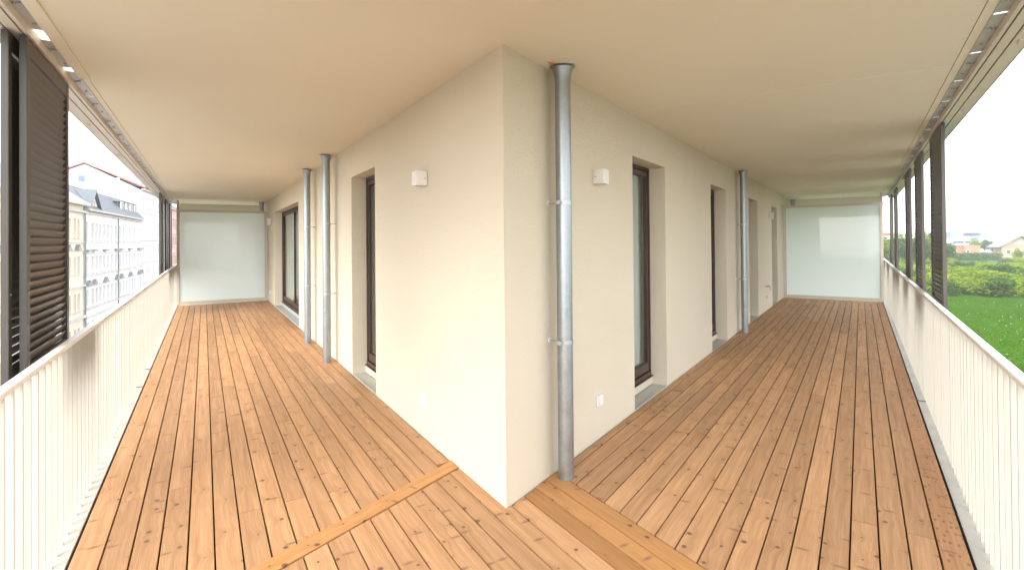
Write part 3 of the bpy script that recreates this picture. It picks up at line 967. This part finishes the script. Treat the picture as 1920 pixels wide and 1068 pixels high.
# ------------------------------------------------------------------ town houses across the street
WM = {}
def far_window(wd, ht, mat):
    k = (wd, ht, mat)
    if k not in WM:
        f = .07
        fm = MB().box(0, f, 0, .06, 0, ht).box(wd - f, wd, 0, .06, 0, ht).box(f, wd - f, 0, .06, ht - f, ht).box(f, wd - f, 0, .06, 0, f).box(wd / 2 - .03, wd / 2 + .03, 0, .06, f, ht - f).box(f, wd / 2 - .03, .0, .06, ht * .70, ht * .70 + .06).box(wd / 2 + .03, wd - f, .0, .06, ht * .70, ht * .70 + .06)
        WM[k] = (fm.mesh("window", 1, mat="far_frame"), MB().box(f, wd - f, .07, .08, f, ht - f).mesh("pane", 1, mat=mat))
    return WM[k]
def house(s0, s1, zt, rows_, cols, wd, wall, label, depth=11.0, pane="far_pane", n0=17.0, cornices=(), hood_rows=(), hood_cols=(), trim="stone_trim"):
    og = (s0, n0, GZ)
    t = thing("town_house", FF, og, label, "house", "town houses across the street")
    holes = [(c, c + wd, a, b) for c in cols for a, b in rows_]
    mb = MB()
    # the face looks towards -n, so build with n mirrored
    us = sorted({s0, s1, *[h[0] for h in holes], *[h[1] for h in holes]})
    zs = sorted({GZ, zt, *[h[2] for h in holes], *[h[3] for h in holes]})
    hs = {(h[0], h[2]) for h in holes}
    for a, b in zip(us, us[1:]):
        for c, d in zip(zs, zs[1:]):
            if any(h[0] <= a and b <= h[1] and h[2] <= c and d <= h[3] for h in holes):
                continue
            mb.add([(a, n0, c), (b, n0, c), (b, n0, d), (a, n0, d)], [(0, 1, 2, 3)])
    for a, b, c, d in holes:
        q = n0 + .22
        mb.add([(a, n0, c), (a, q, c), (a, q, d), (a, n0, d)], [(3, 2, 1, 0)])
        mb.add([(b, n0, c), (b, q, c), (b, q, d), (b, n0, d)], [(0, 1, 2, 3)])
        mb.add([(a, n0, d), (b, n0, d), (b, q, d), (a, q, d)], [(3, 2, 1, 0)])
        mb.add([(a, n0, c), (b, n0, c), (b, q, c), (a, q, c)], [(0, 1, 2, 3)])
        mb.add([(a, q + .1, c), (b, q + .1, c), (b, q + .1, d), (a, q + .1, d)], [(0, 1, 2, 3)])
    n1 = n0 + depth
    mb.add([(s0, n0, GZ), (s0, n1, GZ), (s0, n1, zt), (s0, n0, zt), (s1, n0, GZ), (s1, n1, GZ), (s1, n1, zt), (s1, n0, zt)], [(3, 2, 1, 0), (4, 5, 6, 7), (1, 5, 6, 2)])
    mb.part("wall", wall, t, FF, og)
    fm, pm = far_window(wd, round(rows_[0][1] - rows_[0][0], 3), pane)
    for c in cols:
        for a, b in rows_:
            fm, pm = far_window(wd, round(b - a, 3), pane)
            w_ = inst("window", fm, t, (c - s0, .14, a - GZ))
            inst("pane", pm, w_)
    sl = MB().box(-.1, wd + .1, -.14, 0, -.12, -.002).mesh("sill", 1, mat=trim)
    for c in cols:
        for a, b in rows_:
            inst("sill", sl, t, (c - s0, 0, a - GZ))
    for z, h_, d in cornices:
        MB().box(s0, s1, n0 - d, n0 - .002, z, z + h_).part("cornice", trim, t, FF, og)
    pd = MB().add([(-.25, -.32, 0), (wd + .25, -.32, 0), (wd / 2, -.32, .55), (-.25, -.002, 0), (wd + .25, -.002, 0), (wd / 2, -.002, .55)],
                  [(0, 1, 2), (5, 4, 3), (0, 3, 4, 1), (1, 4, 5, 2), (2, 5, 3, 0)]).mesh("pediment", 1, mat="zinc_hood")
    pdf = MB().box(-.2, wd + .2, -.30, -.002, 0, .22).mesh("hood", 1, mat="zinc_hood")
    for z, kind_ in hood_rows:
        for c in hood_cols:
            inst("pediment" if kind_ == "p" else "hood", pd if kind_ == "p" else pdf, t, (c - s0, 0, z - GZ))
    return t, og
R2 = [(2.05, 3.90), (-1.40, .38), (-4.85, -3.05), (-8.6, -6.4)]
c1 = [c for c in (46.6, 47.7, 50.2, 51.3, 53.8, 54.9, 57.4, 58.5, 60.6, 61.7, 63.2, 64.3)]
h1, og1 = house(45, 66.1, 5.45, [(2.28, 4.08), (-1.31, .41), (-4.94, -3.21), (-8.4, -6.6)], c1, .72, "facade_cream",
                "cream town house with paired windows, nearest behind the big left shutter", pane="far_pane_warm",
                cornices=[(4.75, .22, .3), (5.45, .3, .6), (1.75, .14, .12), (-2.6, .2, .22), (-5.75, .26, .22), (1.0, .12, .1)], hood_rows=[(1.05, "p")], hood_cols=[60.9, 63.6, 54.3, 47.1])
c2 = [66.9, 68.8, 70.2, 71.6, 73.1, 74.7, 76.3, 78.0, 80.1, 81.7, 83.2, 84.8, 86.4, 87.8, 90.0, 91.4]
h2, og2 = house(66.2, 92.45, 5.05, R2, c2, .95, "facade_white", "long white town house with slate mansard roof and white dormers",
                cornices=[(4.75, .14, .25), (5.05, .18, .55), (.62, .12, .16), (-2.78, .12, .16), (-5.15, .16, .2), (-5.95, .2, .3), (1.72, .08, .1), (-1.72, .10, .14)],
                hood_rows=[(.85, "f"), (-2.62, "p")], hood_cols=[66.9, 68.8, 73.1, 78.0, 80.1, 84.8, 90.0, 91.4])
c4 = [93.4, 95.3, 97.2, 99.1, 101.0, 103.0, 105.0, 107.0, 109.0]
h4, og4 = house(92.5, 111, 9.55, [(7.0, 8.4), (3.2, 5.1), (-.40, 1.62), (-3.95, -2.05), (-8.2, -6.2)], c4, .95, "facade_white", "tall white town house with bare gable and red verge behind the mansard roof", depth=13.5,
                cornices=[(2.1, .12, .2), (-1.22, .14, .2), (-4.35, .14, .2), (9.55, .2, .5), (6.2, .1, .12)])
h5, og5 = house(111.2, 134, 8.2, [(4.8, 6.6), (1.2, 3.0), (-2.4, -.6), (-6.0, -4.2)], [112.5 + 2.1 * i for i in range(10)], 1.0, "facade_pink", "red brick town house just visible past the far left shutters",
                cornices=[(3.6, .2, .2), (0.0, .2, .2), (-3.6, .2, .2), (8.2, .3, .4)])
# roofs
MB().add([(45, 16.5, 5.76), (66.1, 16.5, 5.76), (66.1, 20.5, 8.6), (45, 20.5, 8.6), (66.1, 28, 5.76), (45, 28, 5.76)], [(0, 1, 2, 3), (3, 2, 4, 5), (1, 4, 2), (0, 3, 5)]).part("roof", "pale_roof", h1, FF, og1)
MB().box(60.0, 60.9, 19.5, 21, 7.4, 9.8).part("chimney", "facade_cream", h1, FF, og1)
r2 = MB().add([(66.2, 16.5, 5.24), (92.4, 16.5, 5.24), (92.4, 19.0, 7.9), (69.5, 19.0, 7.9), (69.5, 26, 8.4), (92.4, 26, 8.4), (66.2, 28, 5.24), (92.4, 28, 5.24)],
              [(0, 1, 2, 3), (3, 2, 5, 4), (0, 3, 4, 6), (4, 5, 7, 6), (1, 7, 5, 2)]).part("roof", "slate", h2, FF, og2)
def dormer(s, wd=1.25):
    g = MB().box(s, s + .14, 17.35, 17.5, 5.6, 7.15).box(s + wd - .14, s + wd, 17.35, 17.5, 5.6, 7.15).box(s + .14, s + wd - .14, 17.35, 17.5, 7.0, 7.15).box(s + .14, s + wd - .14, 17.35, 17.5, 5.6, 5.75)
    d = g.part("dormer", "far_frame", h2, FF, og2)
    MB().box(s + .05, s + wd - .05, 17.5, 19.2, 5.5, 7.15).part("dormer_cheek", "slate", d, FF, og2)
    MB().box(s + .14, s + wd - .14, 17.42, 17.45, 5.75, 7.0).part("pane", "far_pane", d, FF, og2)
    MB().box(s - .12, s + wd + .12, 17.15, 19.3, 7.155, 7.28).part("dormer_roof", "zinc_hood", d, FF, og2)
for s in (82.9, 85.3, 87.8, 90.3):
    dormer(s)
def gable_dormer(s0, s1, zb, za):
    m_ = (s0 + s1) / 2
    d = MB().add([(s0, 16.9, zb), (s1, 16.9, zb), (m_, 16.9, za), (s0, 20, zb), (s1, 20, zb), (m_, 20, za)], [(0, 1, 2), (0, 3, 4, 1), (3, 5, 4)]).part("gable_dormer", "facade_white", h2, FF, og2)
    MB().add([(s0 - .3, 16.6, zb - .1), (m_, 16.6, za + .18), (m_, 20, za + .18), (s0 - .3, 20, zb - .1), (s1 + .3, 16.6, zb - .1), (s1 + .3, 20, zb - .1),
              (s0 - .3, 16.6, zb + .1), (m_, 16.6, za + .42), (m_, 20, za + .42), (s0 - .3, 20, zb + .1), (s1 + .3, 16.6, zb + .1), (s1 + .3, 20, zb + .1)],
             [(6, 7, 8, 9), (7, 10, 11, 8), (0, 1, 7, 6), (1, 4, 10, 7), (0, 3, 2, 1), (1, 2, 5, 4)]).part("gable_roof", "slate", d, FF, og2)
    MB().box(m_ - .5, m_ + .5, 16.86, 16.9, zb + .2, zb + .9).part("pane", "far_pane_warm", d, FF, og2)
gable_dormer(67.4, 70.8, 5.3, 7.0)
MB().tube((79.0, 16.85, -10), (79.0, 16.85, 4.9), .07, 8).part("downpipe", "zinc_hood", h2, FF, og2)
MB().tube((66.15, 16.85, -10), (66.15, 16.85, 5.1), .09, 8).part("downpipe", "zinc_hood", h2, FF, og2)
# bare gable of the tall house (street depth 17..30.5), red verge, roof
MB().add([(92.48, 17, 9.5), (92.48, 30.5, 9.5), (92.48, 23.6, 12.95), (92.3, 17, 9.5), (92.3, 30.5, 9.5), (92.3, 23.6, 12.95)], [(0, 2, 1), (3, 4, 5), (0, 3, 5, 2), (1, 2, 5, 4), (0, 1, 4, 3)]).part("gable_wall", "facade_white", h4, FF, og4, fix=True)
rf4 = MB().add([(92.2, 16.4, 9.9), (111, 16.4, 9.9), (111, 23.6, 13.2), (92.2, 23.6, 13.2), (92.2, 31, 9.7), (111, 31, 9.7)], [(0, 1, 2, 3), (3, 2, 5, 4)]).part("roof", "slate", h4, FF, og4)
for a, b in (((16.4, 9.9), (23.6, 13.2)), ((31, 9.7), (23.6, 13.2))):
    MB().add([(92.05, a[0], a[1] - .16), (92.05, b[0], b[1] - .16), (92.05, b[0], b[1] + .06), (92.05, a[0], a[1] + .06), (92.28, a[0], a[1] - .16), (92.28, b[0], b[1] - .16), (92.28, b[0], b[1] + .06), (92.28, a[0], a[1] + .06)],
             [(0, 1, 2, 3), (7, 6, 5, 4), (0, 4, 5, 1), (3, 2, 6, 7)]).part("verge", "verge_red", rf4, FF, og4, fix=True)
MB().box(92.22, 92.3, 23.45, 24.35, 10.4, 11.4).part("gable_window", "far_frame", h4, FF, og4)
MB().box(92.19, 92.215, 23.52, 24.28, 10.47, 11.33).part("pane", "blue_cladding", h4, FF, og4)
for s in (94.5, 97.5, 100.5):
    g = MB().box(s, s + 1.3, 17.4, 20, 10.2, 12.0).part("dormer", "far_frame", h4, FF, og4)
    MB().box(s + .2, s + 1.1, 17.36, 17.395, 10.5, 11.8).part("pane", "far_pane", g, FF, og4)
MB().add([(111.2, 16.5, 8.5), (134, 16.5, 8.5), (134, 22.5, 12), (111.2, 22.5, 12), (134, 28, 8.2), (111.2, 28, 8.2)], [(0, 1, 2, 3), (3, 2, 4, 5), (1, 4, 2), (0, 3, 5)]).part("roof", "slate", h5, FF, og5)

# ------------------------------------------------------------------ meadow, shrubs, trees, far houses on the right
def cam_ray(x, y):
    c = np.array([(x - 960) / 985.16, -(y - 444.255) / 985.16, 1.0])
    d = _M @ c
    return Vector((d[0], d[2], d[1]))
def on_ground(x, y):
    """ground point seen at a measured image position"""
    d = cam_ray(x, y)
    t = (GZ - H) / d.z
    return Vector((0, 0, H)) + d * t

def grass_field():
    n = 70000
    az = RNG.uniform(R(34), R(48), n)
    rr = np.sqrt(RNG.uniform(45 ** 2, 150 ** 2, n))
    # denser near the camera
    keep = RNG.random(n) < np.clip(95 / rr, .35, 1)
    az, rr = az[keep], rr[keep]
    n = len(az)
    x, y = rr * np.sin(az), rr * np.cos(az)
    patch = .5 + .5 * np.sin(x * .21 + 1.3 * np.sin(y * .13)) * np.sin(y * .17 + 1.1 * np.sin(x * .09))
    hgt = RNG.uniform(.10, .34, n) * (.35 + 1.3 * patch ** 2)
    wd = RNG.uniform(.12, .34, n)
    ang = RNG.uniform(0, math.pi, n)
    V = np.zeros((n, 6, 3))
    for j in range(2):
        a = ang + j * 1.57
        dx, dy = np.cos(a) * wd, np.sin(a) * wd
        lx, ly = RNG.normal(0, .07, n), RNG.normal(0, .07, n)
        V[:, j * 3 + 0] = np.stack([x - dx, y - dy, np.full(n, GZ - .02)], 1)
        V[:, j * 3 + 1] = np.stack([x + dx, y + dy, np.full(n, GZ - .02)], 1)
        V[:, j * 3 + 2] = np.stack([x + lx, y + ly, GZ + hgt], 1)
    me = bpy.data.meshes.new("meadow_grass")
    F = np.arange(n * 6).reshape(-1, 3)
    me.from_pydata(V.reshape(-1, 3).tolist(), [], F.tolist())
    me.materials.append(MATS["grass_blade"])
    o = bpy.data.objects.new("meadow_grass", me); COL.objects.link(o)
    tag(o, "rough green meadow grass below the right gallery", "grass", kind="stuff")
    # little white flower heads
    m = 130
    az = RNG.uniform(R(36), R(47), m); rr = np.sqrt(RNG.uniform(50 ** 2, 130 ** 2, m))
    vs_, fs = [], []
    for i in range(m):
        X, Y, s = rr[i] * math.sin(az[i]), rr[i] * math.cos(az[i]), random.uniform(.04, .09)
        Z = GZ + random.uniform(.18, .36)
        k = len(vs_)
        vs_ += [(X - s, Y, Z), (X, Y - s, Z), (X + s, Y, Z), (X, Y + s, Z), (X, Y, Z + s * .7)]
        fs += [(k, k + 1, k + 4), (k + 1, k + 2, k + 4), (k + 2, k + 3, k + 4), (k + 3, k, k + 4)]
    me = bpy.data.meshes.new("meadow_flowers"); me.from_pydata(vs_, [], fs); me.materials.append(MATS["flower_white"])
    o = bpy.data.objects.new("meadow_flowers", me); COL.objects.link(o)
    tag(o, "scattered white flowers in the meadow", "flowers", kind="stuff")
grass_field()

def leaf_cloud(name, rx, ry, rz, zc, n, size, mat, seed, lobes=9):
    g = np.random.default_rng(seed)
    # lobes spread over the crown, leaves on their shells
    lc = g.normal(0, 1, (lobes, 3)); lc /= np.linalg.norm(lc, axis=1, keepdims=True)
    lc *= g.uniform(.25, .72, (lobes, 1))
    lr = g.uniform(.32, .52, lobes)
    which = g.integers(0, lobes, n)
    d = g.normal(0, 1, (n, 3)); d /= np.linalg.norm(d, axis=1, keepdims=True)
    p = lc[which] + d * (lr[which] * np.cbrt(g.uniform(.35, 1.1, n)))[:, None]
    p = p * np.array([rx, ry, rz]) + np.array([0, 0, zc])
    p[:, 2] = np.maximum(p[:, 2], .05)
    a = g.normal(0, 1, (n, 3)) + d * .6 + np.array([0, 0, .5]); a /= np.linalg.norm(a, axis=1, keepdims=True)
    t = np.cross(a, g.normal(0, 1, (n, 3))); t /= np.linalg.norm(t, axis=1, keepdims=True)
    b = np.cross(a, t)
    s = (g.uniform(.6, 1.3, n) * size)[:, None]
    V = np.stack([p - t * s, p - b * s * .55, p + t * s, p + b * s * .55], 1).reshape(-1, 3)
    me = bpy.data.meshes.new(name)
    me.from_pydata(V.tolist(), [], np.arange(n * 4).reshape(-1, 4).tolist())
    me.materials.append(MATS[mat])
    return me
def stem_mesh(h, r, n=4, seed=0):
    g = random.Random(seed)
    mb = MB()
    mb.tube((0, 0, -.1), (g.uniform(-.1, .1), g.uniform(-.1, .1), h * .6), r, 7, r * .6)
    for i in range(n):
        a = 2 * math.pi * i / n + g.uniform(0, .8)
        z = h * g.uniform(.3, .55)
        mb.tube((0, 0, z), (math.cos(a) * h * .3, math.sin(a) * h * .3, h * g.uniform(.7, .95)), r * .5, 5, r * .2)
    return mb.mesh("trunk", 1, mat="bark")
SHR = [(leaf_cloud("crown", 2.6, 2.3, 1.5, 1.35, 1500, .17, "leaf_bright", 11 + i, 11), stem_mesh(2.2, .07, 5, i)) for i in range(4)]
SHD = [(leaf_cloud("crown", 2.4, 2.2, 1.6, 1.4, 1400, .18, "leaf_dark", 31 + i, 10), stem_mesh(2.2, .07, 5, 9 + i)) for i in range(2)]
TRE = [(leaf_cloud("crown", 3.4, 3.4, 3.8, 6.2, 2600, .26, "leaf_dark" if i else "leaf_bright", 51 + i, 14), stem_mesh(7.5, .22, 6, 20 + i)) for i in range(3)]
def plant(name, kindset, pos, sc, label, cat, group):
    t = thing(name, FW, (pos.x, pos.y, GZ), label, cat, group, rot=random.uniform(0, 6.28))
    inst("crown", kindset[0], t, scale=sc)
    inst("trunk", kindset[1], t, scale=sc)
    return t
front = [(1772, 552, 1.0, "d"), (1787, 556, .55, "d"), (1800, 552, 1.0, "b"), (1815, 550, 1.0, "b"), (1832, 550, 1.05, "b"), (1850, 556, 1.25, "b"), (1868, 557, 1.35, "d"), (1886, 556, 1.3, "b"), (1904, 553, 1.2, "b"), (1922, 552, 1.3, "d"), (1942, 552, 1.3, "b")]
names_f = ["dark shrub at the meadow edge directly behind the nearest right shutter", "small round dark shrub standing alone in front of the thicket",
           "yellow-green shrub third along the thicket's front edge", "bright shrub in the left half of the thicket's front edge", "bright shrub near the middle of the thicket's front edge",
           "broad bright shrub bulging into the meadow from the thicket", "big dark-based shrub reaching farthest into the meadow", "broad yellow-green shrub right of the one reaching farthest out",
           "bright shrub at the picture's right edge of the thicket", "dark shrub cut by the picture's right edge", "bright shrub outside the right edge of the thicket front"]
for (x, y, s, k), lb in zip(front, names_f):
    p = on_ground(x, y)
    plant("shrub", random.choice(SHR) if k == "b" else random.choice(SHD), p, (s * 1.25, s * 1.25, s * 1.15), lb, "shrub", "shrubs along the thicket's front edge")
# the thicket behind reads as one mass: shrubs that cannot be told apart
LBL = "pale green shrub among many in the overgrown thicket"
for i in range(105):
    x = random.uniform(1655, 1975)
    y = random.choice([random.uniform(497, 513), random.uniform(508, 530), random.uniform(522, 547)])
    p = on_ground(x, y)
    s = random.uniform(.9, 1.5)
    ks = random.choice(SHR + SHR + SHD)
    plant("shrub", ks, p, (s * 1.3, s * 1.3, s * random.uniform(.8, 1.25)), *((LBL, "shrub", "pale shrubs massed in the thicket") if ks in SHR else ("dark green shrub among the paler ones in the overgrown thicket", "shrub", "dark shrubs massed in the thicket")))
# tree row seen between the right shutters
for i, x in enumerate([1650, 1664, 1679, 1692, 1706, 1719, 1733, 1748, 1760]):
    p = on_ground(x, random.uniform(500, 512))
    s = random.uniform(1.15, 1.5)
    plant("tree", TRE[i % 3], p, (s, s, s), "green tree of the row glimpsed between the right shutters", "tree", "trees behind the right shutters")
for x, y, s, k, lb in [(1826, 480, 1.15, 0, "round bright green tree in front of the white office block"), (1847, 479, 1.05, 1, "dark tree beside the round bright tree, above the low shed"), (1861, 480, .95, 2, "dark tree between the low shed and the beige gabled house"),
                       (1783, 484, .9, 1, "dark tree at the foot of the white office block"), (1910, 494, .7, 0, "slim bright tree in front of the beige gabled house")]:
    plant("tree", TRE[k], on_ground(x, y), (s, s, s), lb, "tree", "trees by the far houses")
hd = leaf_cloud("hedge", 1, 1, 1, 1, 1, .1, "leaf_dark", 1)
def hedge():
    a, b = on_ground(1765, 489), on_ground(1868, 487)
    g = np.random.default_rng(5)
    n = 5200
    q = g.uniform(0, 1, n)[:, None]
    p = np.array(a)[None] * (1 - q) + np.array(b)[None] * q
    p = p + np.stack([g.normal(0, 1.2, n), g.normal(0, 1.8, n), g.uniform(0, 1, n) * (2.6 + 1.3 * np.sin(q[:, 0] * 40))], 1)
    t = g.normal(0, 1, (n, 3)); t /= np.linalg.norm(t, axis=1, keepdims=True)
    u = np.cross(t, g.normal(0, 1, (n, 3))); u /= np.linalg.norm(u, axis=1, keepdims=True)
    s = g.uniform(.2, .5, (n, 1))
    V = np.stack([p - t * s, p - u * s, p + t * s, p + u * s], 1).reshape(-1, 3)
    me = bpy.data.meshes.new("hedge"); me.from_pydata(V.tolist(), [], np.arange(n * 4).reshape(-1, 4).tolist()); me.materials.append(MATS["leaf_dark"])
    o = bpy.data.objects.new("hedge", me); COL.objects.link(o)
    tag(o, "long dark hedge in front of the far houses", "hedge", group=None)
hedge()

def far_block(name, x0, x1, yg, ytop, mat, label, depth=12.0, roof=None, roofmat="pale_roof", wins=(), cat="building", group="far buildings beyond the meadow", winmat="office_pane", dist=None):
    """a block whose front spans the measured image span at its own distance"""
    a, b = on_ground(x0, yg), on_ground(x1, yg)
    a.z = b.z = GZ
    if dist:
        a, b = [Vector((p.x * dist / math.hypot(p.x, p.y), p.y * dist / math.hypot(p.x, p.y), GZ)) for p in (a, b)]
    d = (b - a); wd = d.length
    fr = Frame(a, d, 1)
    mid = (a + b) / 2
    dm = (cam_ray((x0 + x1) / 2, ytop))
    h = H + dm.z / math.hypot(dm.x, dm.y) * math.hypot(mid.x, mid.y) - GZ
    t = thing(name, fr, (0, 0, 0), label, cat, group)
    MB().box(0, wd, 0, depth, -.2, h).part("wall", mat, t, fr)
    if roof:
        e = .6
        MB().add([(-e, -e, h), (wd + e, -e, h), (wd + e, depth + e, h), (-e, depth + e, h), (-e, depth / 2, h + roof), (wd + e, depth / 2, h + roof)],
                 [(0, 1, 5, 4), (2, 3, 4, 5), (0, 4, 3), (1, 2, 5), (3, 2, 1, 0)]).part("roof", roofmat, t, fr, fix=True)
    else:
        MB().box(-.3, wd + .3, -.3, depth + .3, h, h + .35).part("roof", roofmat, t, fr)
    for (fx, fz, fw, fh) in wins:
        w_ = MB().box(fx * wd, fx * wd + fw, -.12, -.002, fz * h, fz * h + fh).part("window", "far_frame", t, fr)
        MB().box(fx * wd + .12, fx * wd + fw - .12, -.16, -.121, fz * h + .12, fz * h + fh - .12).part("pane", winmat, w_, fr)
    return t, fr, wd, h
far_block("office_block", 1784, 1822, 478, 447, "stone_trim", "white office block with grey windows left of the round tree", roof=None, depth=15,
          wins=[(.08, .70, 3.2, 1.9), (.34, .70, 3.2, 1.9), (.66, .70, 3.2, 1.9), (.08, .42, 3.2, 1.9), (.40, .42, 3.2, 1.9), (.70, .42, 3.2, 1.9)])
far_block("warehouse", 1783, 1838, 471, 434.5, "blue_cladding", "wide pale blue warehouse roof above the white office block", roof=None, depth=60,
          wins=[(.40 + .07 * i, .78, 3.0, 2.6) for i in range(8)])
far_block("brick_shed", 1809, 1838, 483, 461, "orange_brick", "small orange brick shed below the round tree", depth=10, wins=[(.10, .35, 1.6, 2.2)], roofmat="orange_brick")
far_block("low_shed", 1838, 1876, 483, 474, "beige_render", "low grey-roofed shed between the brick shed and the beige house", depth=9, wins=[(.25, .3, 2.2, 1.4)])
# beige gabled house at the right edge: its gable faces the meadow
t, fr, wd, h = far_block("gabled_house", 1878, 1948, 487, 461, "beige_render", "beige house with wide gable and grey roof at the right edge", depth=7,
                         wins=[(.12, .42, 2.0, 2.3), (.40, .42, 2.0, 2.3), (.66, .42, 2.0, 2.3)], roofmat="beige_render")
MB().add([(0, -.01, h), (wd, -.01, h), (wd / 2, -.01, h + 4.6), (0, 7, h), (wd, 7, h), (wd / 2, 7, h + 4.6)], [(0, 1, 2), (5, 4, 3), (0, 2, 5, 3), (2, 1, 4, 5)]).part("gable", "beige_render", t, fr, fix=True)
MB().add([(-2, -1.5, h - .8), (wd / 2, -1.5, h + 5.0), (wd + 2, -1.5, h - .8), (-2, 8, h - .8), (wd / 2, 8, h + 5.0), (wd + 2, 8, h - .8),
          (-2, -1.5, h - .3), (wd / 2, -1.5, h + 5.4), (wd + 2, -1.5, h - .3), (-2, 8, h - .3), (wd / 2, 8, h + 5.4), (wd + 2, 8, h - .3)],
         [(6, 7, 10, 9), (7, 8, 11, 10), (0, 1, 7, 6), (1, 2, 8, 7), (0, 3, 4, 1), (1, 4, 5, 2), (0, 6, 9, 3), (2, 5, 11, 8)]).part("gable_roof", "zinc_hood", t, fr, fix=True)
MB().box(wd / 2 - 2.5, wd / 2 + 2.5, -.2, -.02, h + 1.0, h + 2.4).part("gable_window", "far_pane", t, fr)
far_block("long_hall", 1856, 1960, 472, 449, "facade_white", "long white hall behind the beige gabled house", roof=3, depth=30, roofmat="facade_white", wins=[(.55, .75, 3, 3), (.62, .75, 3, 3), (.35, .78, 5, 1.6)], winmat="red_paint")
far_block("far_halls", 1840, 1990, 462, 440, "facade_white", "row of pale flat halls along the horizon on the right", depth=40)
far_block("glass_hall", 1847, 1867, 461, 418, "blue_cladding", "pale blue glass block standing above the horizon halls", depth=25)
far_block("office_tower", 1776, 1797, 460, 345, "blue_cladding", "faint high-rise tower in the haze right of the nearest shutter", depth=35, cat="tower", wins=[(.1, .1 + .11 * i, 15, 5) for i in range(8)], dist=1300)
p = on_ground(1822, 461)
t = thing("radio_mast", FW, (p.x, p.y, GZ), "thin radio mast fading into the white sky", "mast", rot=0)
MB().tube((p.x, p.y, GZ), (p.x, p.y, GZ + 95), 1.2, 8, .5).part("mast_shaft", "grey_metal", t, FW, (p.x, p.y, GZ))
MB().tube((p.x, p.y, GZ + 78), (p.x, p.y, GZ + 88), 2.2, 10, 2.2).part("antenna_drum", "white_plastic", t, FW, (p.x, p.y, GZ))
far_block("red_banded_house", 1652, 1672, 500, 380, "facade_white", "white house with red bands glimpsed between the farthest right shutters", depth=14, roofmat="red_paint", wins=[(.1, .10, 4.5, 1.4), (.1, .48, 4.5, 1.4)], winmat="red_paint")

# ------------------------------------------------------------------ thin summer haze over the town
hz = bpy.data.materials.new("haze")
hz.use_nodes = True
hz.node_tree.nodes.clear()
pv = hz.node_tree.nodes.new("ShaderNodeVolumePrincipled")
pv.inputs["Color"].default_value = (0.93, 0.96, 1.0, 1)
pv.inputs["Density"].default_value = 0.00045
pv.inputs["Anisotropy"].default_value = 0.0
ho = hz.node_tree.nodes.new("ShaderNodeOutputMaterial")
hz.node_tree.links.new(pv.outputs[0], ho.inputs["Volume"])
MATS["haze"] = hz
o = MB().box(-1300, 1300, -350, 1650, GZ - 1.5, GZ + 135).top("haze", "haze", FW, (0, 0, GZ))
tag(o, kind="stuff", label="thin pale haze over the town and meadow", cat="haze")
